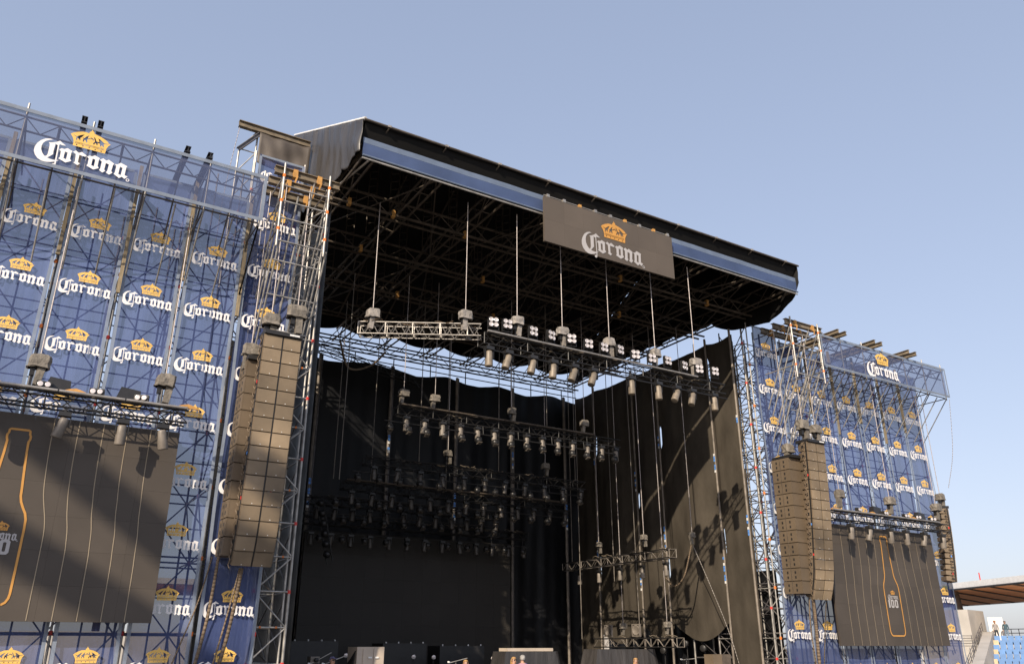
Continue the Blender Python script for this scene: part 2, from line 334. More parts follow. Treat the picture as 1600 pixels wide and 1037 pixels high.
for t, xs in ((wl, (-0.32, 0.1, 2.5, 3.15)), (wr, (32.0, 32.55, 34.75, 35.3, 37.5, 38.1))):
    for x in xs:
        MB().ibeam((x, 22.3 if t is wr else 22.72, 13.98), (x, 26.2, 13.98), 0.2, 0.15).build('steel_beam', 'beam' if t is wr else 'truss_black', t)
# ------------------------------------------------------------------ mesh banner strips
def strip(x0, x1, ztop, rows, cx, lw, label, seed):
    t = thing('banner_strip', label, 'banner', ((x0 + x1) / 2, 24.5, -4.0), 'blue mesh banner strips')
    def fn(u, v):
        z = ztop + (-3.4 - ztop) * v; e = abs(u - .5) * 2
        y = 24.5 + 0.036 * wob(x0 * 2.3 + u * 1.1 + seed, z * 0.7) - 0.10 * max(0, e - .82) / .18 * (0.6 + .4 * math.sin(z * 1.1 + seed)) + 0.03 * math.sin(v * 9 + seed)
        return (x0 + (x1 - x0) * u + 0.02 * math.sin(z * 1.3 + seed) * (1 if u > .5 else -1) * e, y, z)
    grid('mesh_cloth', fn, 14, 56, 'mesh_blue', t)
    for z in (ztop - .04,):
        MB().b2((x0 + .02, 24.41, z - .04), (x1 - .02, 24.425, z + .04)).build('hem', 'hem_grey', t)
    for sx in (x0 + .05, x1 - .05): grid('side_hem', lambda u, v, sx=sx: (sx - .045 + .09 * u + .012 * math.sin(v * 23 + seed), 24.36 - .025 * math.sin(v * 13 + seed + sx), ztop - .1 + (-3.3 - ztop) * v), 2, 40, 'hem_grey', t)
    for z in rows: logo('print', lw, (cx, 24.385, z), t)
    return t
LROWS = [13.2, 11.45, 9.7, 7.95, 6.2, 4.5, 2.8, 1.1, -0.45, -2.2]
RROWS = [13.1, 11.3, 9.46, 7.62, 5.8, 4.05, 2.3, 0.6, -1.15]
for i in range(len(LS) - 1):
    last = i == len(LS) - 2
    x0, x1 = LS[i] + .06, LS[i + 1] - .06
    strip(x0, x1, 15.62 if last else 13.75, ([14.95] if last else []) + LROWS[0 if last else 1:], (x0 + x1) / 2, 1.42,
          'tall blue mesh strip with crown logos beside the left tower' if last else 'blue mesh strip with crown logos, %s of the row left of the stage' % ('leftmost' if i == 0 else ORD[i] + ' from left'), i * 1.7)
for i in range(len(RS) - 1):
    x0, x1 = RS[i] + .05, RS[i + 1] - .05
    strip(x0, x1, 14.25 if i == 0 else 13.75, RROWS[0 if i == 0 else 1:], (x0 + x1) / 2, 1.5,
          'tall blue mesh strip with crown logos next to the right tower' if i == 0 else 'blue mesh strip with crown logos, %s of the row right of the stage' % ('rightmost' if i == 6 else ORD[i] + ' from left'), i * 2.1 + 5)
def header(x0, x1, lx, lz, lw, label, seed):
    t = thing('header_banner', label, 'banner', ((x0 + x1) / 2, 22.7, 12.17), 'header banners above the wings')
    def fn(u, v):
        x = x0 + (x1 - x0) * u
        return (x, 22.7 + 0.015 * wob(x * .5 + seed, v * 2) - .02, 13.74 - 1.57 * v + .015 * math.sin(x * 1.9))
    grid('mesh_cloth', fn, 60, 8, 'header_blue', t)
    for z in (13.70, 12.21): MB().b2((x0, 22.625, z - .055), (x1, 22.64, z + .055)).build('hem', 'hem_grey', t)
    for x in (x0, x1): MB().b2((x - .05, 22.615, 12.17), (x + .05, 22.622, 13.74)).build('hem', 'hem_grey', t)
    logo('print', lw, (lx, 22.63, lz), t)
header(-6.6, 4.85, -0.145, 12.93, 2.36, 'wide blue header banner with large crown logo above the left wing', 0)
header(31.05, 40.95, 35.5, 12.93, 2.5, 'wide blue header banner with crown logo above the right wing', 4)
# ------------------------------------------------------------------ stage towers and hoist brackets
def tower(xs, ys, ztop, label, inner):
    t = thing('scaffold_tower', label, 'scaffold', (xs[0], ys[0], -4.0), 'scaffold towers at the stage opening')
    tags = MB(); tags2 = MB()
    for i, x in enumerate(xs):
        for j, y in enumerate(ys):
            tube('standard', (x, y, -4), (x, y, ztop + (.2 if j == 0 else 0)), 0.045, 'steel', t)
            if j == 0: tube('standard', (x + (.12 if x == xs[0] else -.12), y + .05, -4), (x + (.12 if x == xs[0] else -.12), y + .05, ztop - 4 * i - 1), 0.032, 'steel', t)
    k = 0; z = -3.5
    while z < ztop:
        for j, y in enumerate(ys):
            for i in range(len(xs) - 1):
                tube('rung', (xs[i], y, z), (xs[i + 1], y, z), 0.026, 'steel', t)
                if z + 1 < ztop:
                    s = k % 2 if j % 2 == 0 else (k + 1) % 2
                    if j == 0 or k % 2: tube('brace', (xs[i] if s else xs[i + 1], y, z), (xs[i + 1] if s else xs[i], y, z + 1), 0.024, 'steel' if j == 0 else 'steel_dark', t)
        for i, x in enumerate(xs):
            for j in range(len(ys) - 1):
                tube('rung', (x, ys[j], z), (x, ys[j + 1], z), 0.024, 'steel_dark', t)
                if z + 1 < ztop: tube('brace', (x, ys[j] if k % 2 else ys[j + 1], z), (x, ys[j + 1] if k % 2 else ys[j], z + 1), 0.022, 'steel_dark', t)
        for x in xs:
            if k % 2: tags.tube((x, ys[0], z - .05), (x, ys[0], z + .05), 0.054, 6)
            else: tags2.tube((x * .75 + xs[1 if x == xs[0] else 0] * .25, ys[0] - .0, z - .0), (x * .7 + xs[1 if x == xs[0] else 0] * .3, ys[0], z), 0.036, 6)
        z += 1.0; k += 1
    tags.build('coupler', 'red_tag', t, kind='stuff'); tags2.build('coupler', 'orange_tag', t, kind='stuff')
    return t
tl_ = tower([6.5, 7.55], [25.0, 26.6, 28.2, 29.8], 15.3, 'galvanised scaffold tower at the left edge of the stage opening', 1)
tr_ = tower([28.32, 29.55], [25.0, 26.6, 28.2, 29.8], 14.0, 'galvanised scaffold tower at the right edge of the stage opening', 0)
def bracket(xa, xb, ztop, label):
    t = thing('hoist_bracket', label, 'scaffold', (xa, 25.0, 8.0), 'cantilever brackets over the line arrays')
    tags = MB()
    for n, x in enumerate((xa, xa + (xb - xa) * .33, xa + (xb - xa) * .67, xb)):
        outer = n in (0, 3)
        if outer:
            tube('standard', (x, 22.7, ztop - 2.6), (x, 22.7, ztop + .35), 0.04, 'steel', t)
            tube('standard', (x, 25.0, 6.0), (x, 25.0, ztop + .3), 0.04, 'steel', t)
        for q, (dz, dl) in enumerate(((0.0, 4.6), (-.7, 4.6), (-1.5, 4.6), (-2.4, 4.6))):
            if outer or q % 2 == n % 2:
                tube('strut', (x + .03 * q, 22.72, ztop + dz), (x + .03 * q, 25.0, ztop + dz - dl), 0.03, 'steel', t)
        for z in (ztop - .1, ztop - 1.0, ztop - 2.0):
            if outer: tube('outrigger', (x, 22.7, z), (x, 25.0, z), 0.028, 'steel', t)
        for z in (ztop - .1, ztop - 1.0, ztop - 2.0):
            if outer: tags.tube((x, 22.7, z - .05), (x, 22.7, z + .05), 0.05, 6)
    for z in (ztop - .45, ztop - 1.0, ztop - 1.6, ztop - 2.4): tube('ledger', (xa, 22.7, z), (xb, 22.7, z), 0.028, 'steel', t)
    for q in range(6):
        z = ztop - 3.0 - q; yy = 22.72 + (q + .4) * .38
        tube('ledger', (xa, yy, z), (xb, yy, z), 0.024, 'steel', t)
    for y, z in ((22.78, ztop + .08), (23.5, ztop + .08), (24.2, ztop + .08)):
        MB().ibeam((xa - .3, y, z), (xb + .35, y, z), 0.26, 0.18).build('steel_beam', 'beam', t)
        for x in (xa + .35, xb - .35):
            MB().box((x, y, z), (0.15, 0.21, 0.29)).build('strap', 'strap', t); MB().box((x + .03, y - .11, z - .22), (0.05, 0.02, 0.28), Matrix.Rotation(R(14), 3, 'Y')).build('strap_tail', 'strap', t)
    tags.build('coupler', 'orange_tag', t, kind='stuff')
bracket(5.42, 6.92, 14.1, 'cantilevered scaffold bracket with steel beams over the left line array')
bracket(29.1, 31.0, 13.9, 'cantilevered scaffold bracket with steel beams over the right line array')
# mast with beam and brown tarpaulin beside the roof
t = thing('roof_mast', 'scaffold mast with steel beam at the roof\'s upper left corner', 'scaffold', (5.3, 27, 12))
MB().ibeam((4.55, 27, 18.3), (7.3, 27, 18.3), 0.26, 0.18).build('steel_beam', 'beam', t)
MB().ibeam((4.65, 27.0, 17.2), (5.35, 27.0, 18.12), 0.14, 0.12).build('stay', 'steel_dark', t)
for x in (4.7, 5.3, 6.5):
    tube('standard', (x, 27.1, 8), (x, 27.1, 18.2 if x > 5 else 17.2), 0.035, 'steel', t)
for k in range(6):
    z = 12.3 + k
    tube('ledger', (4.7, 27.1, z), (6.5, 27.1, z), 0.024, 'steel', t)
    tube('brace', (4.7, 27.1, z), (5.3, 27.1, z + 1), 0.022, 'steel', t)
tt = thing('tarpaulin', 'brown tarpaulin hanging under the beam at the upper left corner', 'tarpaulin', (6.3, 27, 16))
grid('sheet', lambda u, v: (5.35 + 1.95 * u, 26.9 + .06 * wob(u * 3, v * 2), 18.15 - (1.35 + .2 * u) * v - .06 * math.sin(math.pi * u)), 20, 12, 'tarp_brown', tt, 0.01)
# ------------------------------------------------------------------ stage roof
RX0, RX1 = 7.58, 28.52
def roofz(y): return 16.2 + (y - 21.5) * 0.52 if y < 30.5 else 20.88 - (y - 30.5) * 0.52
roof = thing('stage_roof', 'black gabled stage roof with blue fascia and trusses beneath', 'stage roof', (18, 30, 14.9))
grid('membrane', lambda u, v: (RX0 - .05 + (RX1 - RX0 + .1) * u, 21.5 + 17.6 * v, roofz(21.5 + 17.6 * v) - .05 * abs(math.sin(u * math.pi * 8))), 48, 24, 'membrane', roof, 0.06)
grid('front_soffit', lambda u, v: (RX0 + (RX1 - RX0) * u, 21.95 - .38 * (1 - v), 15.55 + .62 * (1 - v) - .02 + .02 * wob(u * 20, v)), 40, 2, 'membrane', roof)
tube('eave_pipe', (RX0 - .08, 21.48, 16.2), (RX1 + .1, 21.48, 16.2), 0.045, 'truss_brown', roof)
tube('gable_pipe', (RX0 - .05, 21.48, 16.25), (RX0 - .05, 30.5, 20.95), 0.05, 'white_tag', roof)
for k in range(10):
    x = RX0 + .8 + k * 2.15
    MB().box((x, 21.44, 16.2), (0.12, 0.06, 0.07)).build('clamp', 'cover_pale', roof)
    tube('eave_bracket', (x, 21.46, 16.16), (x - .1, 21.95, 15.9), 0.03, 'truss_brown', roof)
# side tarpaulins
def side_bottom_left(y): return 15.0 + (y - 21.6) * .10 + .18 * wob(y * 1.4, 0.3) * min(1, (y - 21.6) / 1.5)
def side_bottom_right(y):
    pts = [(21.6, 14.88), (23.4, 14.12), (25.6, 14.4), (27, 15.2), (30, 15.5), (39.2, 15.4)]
    for (a, b), (c, d) in zip(pts[:-1], pts[1:]):
        if a <= y <= c: return b + (d - b) * (y - a) / (c - a) - (.12 * abs(math.sin((y - a) * 1.6)) if y > 25.6 else 0)
    return 15.4
def side(x, bot):
    def fn(u, v):
        y = 21.55 + 17.4 * u; top = roofz(y) - .02; b = bot(y)
        return (x + .05 * wob(y * 1.7, v * 1.2) + .035 * math.sin(y * 8.5 + 2.0 * v) + .02 * abs(math.sin(y * 5.3 - 3 * v + wob(y, v))) + .05 * math.sin(3 * v + y) * v, y, top + (b - top) * v)
    return fn
st = thing('side_tarpaulin', 'glossy black tarpaulin closing the left gable of the roof', 'tarpaulin', (RX0 - .06, 25, 15), 'gable tarpaulins')
grid('sheet', side(RX0 - .15, side_bottom_left), 150, 20, 'tarp', st, 0.012)
st = thing('side_tarpaulin', 'black tarpaulin closing the right gable of the roof', 'tarpaulin', (RX1 + .06, 25, 15), 'gable tarpaulins')
grid('sheet', side(RX1 + .05, side_bottom_right), 70, 14, 'membrane', st, 0.012)
st = thing('back_valance', 'scalloped black valance hanging from the rear edge of the roof', 'valance', (18, 39, 15))
grid('sheet', lambda u, v: (RX0 + (RX1 - RX0) * u, 38.95, (roofz(39) - .02) + ((15.95 - .34 * abs(math.sin(u * math.pi * 7 + .3)) ** .8) - (roofz(39) - .02)) * v), 100, 5, 'membrane', st, 0.01)
# fascia
fa = thing('fascia_banner', 'long blue fascia strip with pale upper edge along the roof front', 'banner', (18, 21.6, 14.9))
grid('cloth', lambda u, v: (RX0 + (RX1 - RX0) * u, 21.66 + .015 * wob(u * 14, v), 15.43 - .50 * v), 60, 3, 'fascia_blue', fa)
grid('pale_edge', lambda u, v: (RX0 + (RX1 - RX0) * u, 21.66 + .015 * wob(u * 14, 0), 15.64 - .205 * v), 60, 1, 'hem_pale', fa)
tube('rail', (RX0, 21.62, 14.93), (RX1, 21.62, 14.93), 0.035, 'hem_pale', fa)
tube('rail', (RX0, 21.66, 14.84), (RX1, 21.66, 14.84), 0.035, 'steel', fa)
# trusses under the roof
def lacing(b, p, q, up, n, r, flip=0):
    p = Vector(p); q = Vector(q); up = Vector(up)
    for i in range(n):
        a = p + (q - p) * (i / n); c = p + (q - p) * ((i + 1) / n)
        if (i + flip) % 2: b.tube(a, c + up, r, 4, cap=False)
        else: b.tube(a + up, c, r, 4, cap=False)
xs_ = [7.85 + 2.54 * k for k in range(9)]
for k, x in enumerate(xs_):
    b = MB(); y0, y1 = 21.8, 38.8
    for dx in (-.2, .2): b.tube((x + dx, y0, 14.97), (x + dx, y1, 14.97), 0.045, 5)
    b.tube((x, y0, 15.7), (x, y1, 15.7), 0.045, 5)
    lacing(b, (x - .2, y0, 14.97), (x - .2, y1, 14.97), (.2, 0, .73), 16, 0.022)
    lacing(b, (x + .2, y0, 14.97), (x + .2, y1, 14.97), (-.2, 0, .73), 16, 0.022, 1)
    for i in range(17): b.tube((x - .2, y0 + 17 * i / 16, 14.97), (x + .2, y0 + 17 * i / 16, 14.97), 0.02, 4)
    b.build('roof_truss', 'truss_brown', roof)
    b = MB()
    for y in (23.2, 25.6, 28, 30.5, 33, 35.5):
        for dx in (-.18, .18): b.tube((x + dx, y, 15.7), (x + dx, y, roofz(y) - .05), 0.025, 4)
        n = int((roofz(y) - 15.8) / .35)
        for i in range(n): b.tube((x - .18, y, 15.8 + .35 * i), (x + .18, y, 15.95 + .35 * i), 0.014, 4)
    b.build('roof_post', 'truss_brown', roof)
    b = MB()
    for ya, yb in ((21.8, 30.5), (30.5, 38.8)): b.tube((x, ya, roofz(ya) - .16), (x, yb, roofz(yb) - .16), 0.05, 5)
    b.build('rafter', 'truss_brown', roof)
for y in (24.4, 27.6, 31.0, 34.4):
    b = MB()
    for dz in (0, .55): b.tube((RX0, y, 14.72 + dz), (RX1, y, 14.72 + dz), 0.05, 5)
    b.tube((RX0, y + .4, 14.72), (RX1, y + .4, 14.72), 0.05, 5)
    lacing(b, (RX0, y, 14.72), (RX1, y, 14.72), (0, 0, .55), 30, 0.02)
    b.build('cross_truss', 'truss_brown' if y < 37 else 'truss_black', roof)
for i in range(8):
    for j, (ya, yb) in enumerate(((21.9, 27.6), (27.6, 34.4))):
        a, c = (xs_[i], xs_[i + 1]) if (i + j) % 2 else (xs_[i + 1], xs_[i])
        tube('wind_brace', (a, ya, 15.0), (c, yb, 15.0), 0.028, 'truss_brown', roof, 6)
for (x, y) in ((8.2, 24.4), (9.9, 24.4), (12.9, 24.4), (9.9, 27.6), (15.5, 27.6), (20.5, 24.4), (23, 27.6), (25.6, 24.4), (18, 31), (13, 31)):
    MB().box((x, y + .02, 14.75), (.12, .16, .28)).build('strap', 'strap', roof)
tube('steel_strut', (RX0 + .3, 21.7, 14.9), (RX0 - .05, 25.0, 15.1), .04, 'steel', roof)
# ------------------------------------------------------------------ rear truss, rail and drapes of the stage box
t = thing('rear_truss', 'dark lattice truss against the sky behind the stage', 'truss', (18, 38.2, 14.3))
for dy in (0, .5):
    for dz in (0, .45): tube('chord', (8.0, 38.1 + dy, 14.55 + dz), (28.2, 38.1 + dy, 14.55 + dz), 0.045, 'truss_black', t)
b = MB(); lacing(b, (8, 38.1, 14.55), (28.2, 38.1, 14.55), (0, 0, .45), 34, 0.022); lacing(b, (8, 38.6, 14.55), (28.2, 38.6, 14.55), (0, -.5, 0), 34, 0.022)
for k in range(20): b.tube((8.5 + k, 38.6, 15.0), (9.2 + k, 38.9, 15.9), 0.025, 4)
b.build('lacing', 'truss_black', t, kind='stuff')
t = thing('rear_rail', 'thin dark rail with posts above the back drape', 'rail', (18, 38.3, 13.7))
tube('pipe', (8, 38.35, 14.12), (28.2, 38.35, 14.12), 0.03, 'truss_black', t)
for k in range(9): tube('post', (9.5 + 2.2 * k, 38.35, 13.6), (9.5 + 2.2 * k, 38.35, 14.4), 0.03, 'truss_black', t)
t = thing('back_drape', 'black back drape with sagging upper edge behind the lighting rows', 'drape', (18, 38.4, -2.1))
def bd(u, v):
    x = 7.6 + 20.7 * u; top = 13.98 - .26 * abs(math.sin(u * math.pi * 5.2 + .5 + .4 * math.sin(u * 9))) ** 1.6
    return (x, 38.4 + .05 * math.sin(x * 2.6 + .9 * math.sin(v * 5)) + .02 * math.sin(x * 7.7 + v * 3) , top + (-2.1 - top) * v)
grid('sheet', bd, 160, 24, 'back_drape', t)
t = thing('side_drape', 'black side drape hidden behind the left tower', 'drape', (7.9, 31, -2.1))
grid('sheet', lambda u, v: (7.85 + .06 * math.sin(u * 60), 25.3 + 12.9 * u, 14.75 - 16.85 * v), 60, 4, 'back_drape', t)  # unseen drape, extended forward and upward to keep sun off the rear screen
# right hand drapes in four widths between poles, hems blown up
PY = [25.45, 27.1, 30.9, 32.9, 36.4, 38.3]
hems = [(-2.1, 0), (1.1, .9), (.8, .6), (.6, .5), (-2.1, 0)]
names = ['sunlit black drape panel next to the right tower', 'wide dusty black drape panel with a blown-up hem, half sunlit', 'narrow dusty drape panel between two poles on the right side', 'dark drape panel on the right side under the side trusses', 'shaded drape panel in the right rear corner of the stage']
for k in range(5):
    ya, yb = PY[k] + .05, PY[k + 1] - .05; hz, sag = hems[k]
    t = thing('side_drape', names[k], 'drape', (28.1, (ya + yb) / 2, -2.1), 'right side drapes')
    def dr(u, v, ya=ya, yb=yb, hz=hz, sag=sag, k=k):
        zz0 = 14 - 14 * v; ga = -.09 + .1 * (math.sin(zz0 * .9 + k * 2.7) > .9); gb = -.09 + .1 * (math.sin(zz0 * .9 + (k + 1) * 2.7) > .9)
        y = ya + ga + (yb - gb - ya - ga) * u; top = 14.05 - .12 * math.sin(u * math.pi); bot = hz - sag * math.sin(u * math.pi)
        z = top + (bot - top) * v
        bel = .32 * math.sin(math.pi * u) * math.sin(math.pi * min(1, v * 1.02)) * (1 if k in (1, 2, 3) else .25)
        wr = .008 * math.sin(y * 9 + v * 2) + .02 * math.sin(y * 4 + z * 1.5 + k) + .035 * math.sin((1 - u) * 22 + v * 9) * max(0, v - .75) * 4 * (1 - u) * u
        return (28.1 - bel + wr, y, z)
    grid('sheet', dr, 36, 48, 'drape', t)
t = thing('side_drape', 'black backing added to darken the gap under the blown-up right hems', 'drape', (29.9, 32, -2.1))
grid('sheet', lambda u, v: (29.9 + .05 * math.sin(u * 70), 25.9 + 12.4 * u, 3.2 - 5.3 * v), 70, 4, 'back_drape', t)  # backing sheet added so the openings below the hems stay dark
for k, y in enumerate(PY[:5]):
    t = thing('drape_pole', ['pale pole at the front edge of the right side drape', 'bright pole behind the front drape panel on the right', 'second bright pole on the right side drapes', 'pole beside the dark drape panel on the right', 'rearmost pole of the right side drapes'][k], 'pole', (28.0, y, -2.1), 'poles of the right side drapes')
    tube('pipe', (27.98, y, -2.1), (27.98, y, 14.3), .055, 'pole', t)
    tube('pipe', (28.14, y + .12, -2.1), (28.14, y + .12, 14.3), .04, 'pole', t)
    for (za, zb) in (((7.6, 8.7), (2.6, 3.9)) if k % 2 else ((9.5, 10.2), (4.4, 5.6))):
        n = int((zb - za) / .13)
        for j in range(n):
            if (j * 5 + k) % 4: MB().b2((27.915, y - .045, za + j * .13), (27.925, y + .045, za + j * .13 + .11)).build('sky_patch', 'blue_tag_sky' if j % 3 else 'white_tag', t)  # blue and white patches painted as sky showing through the drape gaps
for k, (x, lab) in enumerate(((11.95, 'leftmost'), (15.9, 'second from left'), (19.8, 'third from left'), (23.4, 'fourth from left'), (27.0, 'rightmost'))):
    t = thing('drape_pole', 'upright pole in front of the back drape, ' + lab, 'pole', (x, 38.0, -2.1), 'poles of the back drape')
    tube('pipe', (x, 38.02, -2.1), (x, 38.02, 13.9), .075, 'pole', t)
    tube('pipe', (x + .13, 38.1, -2.1), (x + .13, 38.1, 13.9), .05, 'steel_dark', t)
    for j in range(9):
        if j % 4 != 2: MB().b2((x - .06, 37.93, (9.2 if k % 2 else 6.1) + j * .16), (x + .06, 37.94, (9.2 if k % 2 else 6.1) + j * .16 + .13)).build('sky_patch', 'blue_tag_sky' if j % 3 else 'white_tag', t)  # sky glimpses painted as patches on the back poles too
# ------------------------------------------------------------------ LED screens
def tiles(parent, x0, x1, z0, z1, y, nx, nz, gap=0.0025, depth=.09, m='led_tile'):
    w = (x1 - x0) / nx; h = (z1 - z0) / nz
    b = MB().box((0, 0, 0), (w - gap, depth, h - gap)); proto = b.build('led_tile', m, parent, local=True)
    off = root_loc(parent); k = 0
    for i in range(nx):
        for j in range(nz):
            o = proto if k == 0 else proto.copy()
            if k: C.objects.link(o); o.parent = parent
            o.location = Vector((x0 + w * (i + .5), y + depth / 2 + .0006 * ((i * 7 + j * 3) % 3), z0 + h * (j + .5))) - off; k += 1
def ribbon(parent, name, pts, width, y, m):
    """flat printed line along (x, z) points on the screen face"""
    b = MB(); vs = []; n = len(pts)
    for i, p in enumerate(pts):
        a = Vector(pts[max(0, i - 1)]); c = Vector(pts[min(n - 1, i + 1)]); d = (c - a).normalized(); nn = Vector((-d.y, d.x)) * width / 2
        vs += [(p[0] + nn.x, y, p[1] + nn.y), (p[0] - nn.x, y, p[1] - nn.y)]
    b.add(vs, [(2 * i, 2 * i + 1, 2 * i + 3, 2 * i + 2) for i in range(n - 1)]).build(name, m, parent)
PROF = [(0.0, .40), (.012, .48), (.035, .53), (.06, .545), (.2, .55), (.42, .55), (.475, .54), (.51, .50), (.54, .43), (.575, .36), (.61, .325), (.65, .315), (.75, .28), (.85, .25), (.93, .235), (.945, .26), (.965, .262), (.975, .235), (.995, .23), (1.0, .20)]
def hw(t, k=0):
    for (a, p), (b_, q) in zip(PROF[:-1], PROF[1:]):
        if a <= t <= b_: return p + (q - p) * (t - a) / (b_ - a)
    return PROF[-1][1]
def wing_screen(x0, x1, z0, z1, y, cx, bz0, bz1, label, gold, white, wl_):
    t = thing('led_screen', label, 'screen', ((x0 + x1) / 2, y, z0), 'side screens')
    tiles(t, x0, x1, z0, z1, y, 9, 6)
    MB().b2((x0 + .1, y + .11, z0 + .1), (x1 - .1, y + .2, z1 - .1)).build('back_frame', 'black', t)
    H = bz1 - bz0; f = y - .012
    out = [(cx + hw(s), bz0 + H * s) for s, _ in PROF]; outl = [(2 * cx - p[0], p[1]) for p in out]
    ribbon(t, 'bottle_outline', out + outl[::-1] + [out[0]], .055, f, gold)
    for sgn in (-1, 1):
        for k in range(1, 6):
            pts = []
            for i in range(41):
                s = i / 40; z = z0 + .02 + (z1 - z0 - .04) * s; tt = max(0, min(1, (z - bz0) / H))
                tt2 = max(0, min(1, (tt + .06 * (1 if k > 1 else 0))))
                prof = sum(hw(max(0.08, min(.93, tt2 + d))) for d in (-.06 - .03 * k, -.03, 0, .03, .06 + .03 * k)) / 5
                pts.append((cx + sgn * (prof * (1 - .13 * k) + .62 * k - .1 + .12 * (.5 - s) * 0), z))
            if x0 < min(p[0] for p in pts) and max(p[0] for p in pts) < x1: ribbon(t, 'contour_line', pts, .022, f + .002, 'led_line')
    logo('led', wl_, (cx + .02, f - .001, bz0 + H * .40), t)
    b = MB(); zt = bz0 + H * .315; hh = .36
    b.poly2([[(cx - .36, zt - hh / 2), (cx - .25, zt - hh / 2), (cx - .25, zt + hh / 2), (cx - .31, zt + hh / 2), (cx - .37, zt + hh * .36), (cx - .37, zt + hh * .26), (cx - .36, zt + hh * .26)]], (0, f, 0), (1, 0, 0), (0, 0, 1))
    for c in (-.075, .21):
        o = [(-.115, -.13), (-.07, -.18), (.07, -.18), (.115, -.13), (.115, .13), (.07, .18), (-.07, .18), (-.115, .13)]; i_ = [(-.035, -.1), (0, -.115), (.035, -.1), (.035, .1), (0, .115), (-.035, .1)]
        b.poly2([[(cx + c + p, zt + q) for p, q in o], [(cx + c + p, zt + q) for p, q in i_]], (0, f, 0), (1, 0, 0), (0, 0, 1))
    b.build('numeral', 'led_white', t)
    return t
wing_screen(-4.35, 3.66, 0.55, 5.6, 23.85, -0.18, 0.92, 5.18, 'large dark screen with gold bottle outline on the left wing', 'led_gold', 'led_white', .86)
wing_screen(31.05, 38.95, 0.0, 5.12, 23.85, 35.1, 0.42, 4.78, 'large dark screen with gold bottle outline and 100 on the right wing', 'led_gold', 'led_white', .74)
t = thing('led_banner', 'long dark screen with crown logo hung on the roof front', 'screen', (17.65, 21.4, 13.6))
tiles(t, 14.55, 20.78, 13.6, 15.46, 21.4, 7, 2, m='led_banner')
MB().b2((14.7, 21.5, 13.7), (20.6, 21.58, 15.36)).build('back_frame', 'black', t)
logo('led', 2.95, (17.68, 21.385, 14.42), t)
for k in range(9):
    x = 14.75 + k * .73; MB().box((x, 21.46, 15.53), (.12, .12, .12)).build('clamp', 'strap' if k in (2, 5, 7) else 'alu', t)
tube('rigging_bar', (14.6, 21.5, 15.56), (20.75, 21.5, 15.56), .025, 'alu', t)
t = thing('led_wall', 'huge switched-off screen at the rear of the stage', 'screen', (17.4, 37.3, -1.0))
tiles(t, 11.75, 22.85, -1.2, 5.0, 37.3, 11, 6, m='led_wall')
MB().b2((11.85, 37.4, -2.1), (22.75, 37.6, 4.9)).build('back_frame', 'black', t)
# ------------------------------------------------------------------ hanging trusses
def truss(label, a, b_, w, h, m, group='hanging trusses', lm=None, n=None, bar=None):
    a = Vector(a); b_ = Vector(b_); d = (b_ - a); L = d.length; dn = d.normalized(); sd_ = Vector((-dn.y, dn.x, 0)).normalized() * w
    t = thing('lighting_truss', label, 'truss', a, group)
    up = Vector((0, 0, h)); n = n or max(4, int(L / (h * 1.1)))
    for o in (Vector(), sd_, up, sd_ + up): tube('chord', a + o, b_ + o, .022 if m == 'alu' else .028, m, t, 6)
    lb = MB()
    lacing(lb, a, b_, up, n, .014); lacing(lb, a + sd_, b_ + sd_, up, n, .014, 1); lacing(lb, a, b_, sd_, n, .013); lacing(lb, a + up, b_ + up, sd_, n, .013, 1)
    for i in range(0, n + 1, 4):
        p = a + d * (i / n)
        lb.tube(p, p + up, .018, 4); lb.tube(p + sd_, p + sd_ + up, .018, 4); lb.tube(p, p + sd_, .018, 4)
    lb.build('lacing', lm or m, t, kind='stuff')
    if bar:
        for k in range(int(L / 1.6)):
            p = a + dn * (.08 + 1.6 * k); tube('top_pipe', p + up + Vector((0, -.08, .05)), p + dn * min(1.56, L - .08 - 1.6 * k) + up + Vector((0, -.08, .05)), .042, bar, t)
    # loose cables lying on the truss
    rnd = random.Random(int(L * 100)); cb = MB()
    for k in range(int(L * 1.3)):
        s = rnd.random() * (L - .6); p = a + dn * s + up + sd_ * rnd.random()
        cb.path([p + dn * (q * .16) + Vector((0, 0, .05 + .07 * math.sin(q * 1.3 + k))) + sd_ * (.3 * math.sin(q + k)) for q in range(5)], .014, 4)
    cb.build('cable', 'cable' if m != 'truss_black' else 'fixture_tan', t, kind='stuff')
    return t
truss('bright bare aluminium truss slanting back at the upper left of the stage', (8.85, 24.35, 9.85), (12.4, 22.15, 9.75), .42, .42, 'alu', n=18)
truss('long front truss carrying the four-lamp blinders', (12.45, 22.0, 9.45), (23.65, 22.0, 9.45), .45, .38, 'truss_black', bar='alu')
tube('pipe', (12.45, 21.9, 9.2), (23.6, 21.9, 9.2), .025, 'truss_black', [o for o in C.objects if o.get('label', '').startswith('long front truss')][0])
ROWS = [('highest', 28.6, 12.3, 23.5, 8.55, 'truss_black', 'truss_brown'), ('second-highest', 31.4, 12.2, 23.5, 7.05, 'truss_black', None), ('third-highest', 33.3, 12.0, 23.9, 6.3, 'truss_black', 'truss_brown'), ('second-lowest', 34.8, 11.0, 20.8, 5.8, 'truss_black', None), ('lowest', 36.2, 11.3, 23.3, 5.15, 'truss_black', None)]
for nm, y, x0, x1, z, m, bar in ROWS:
    t = truss('%s of the five dark lighting trusses above the rear screen' % nm, (x0, y, z), (x1, y, z), .45, .34, m, bar=bar)
    tube('pipe', (x0 - .6, y - .1, z - .38), (x1 - .3, y - .1, z - .38), .028, 'truss_black', t)
    for k in range(7): tube('drop', (x0 + .4 + (x1 - x0 - .8) * k / 6, y - .05, z - .38), (x0 + .4 + (x1 - x0 - .8) * k / 6, y, z), .02, 'truss_black', t)
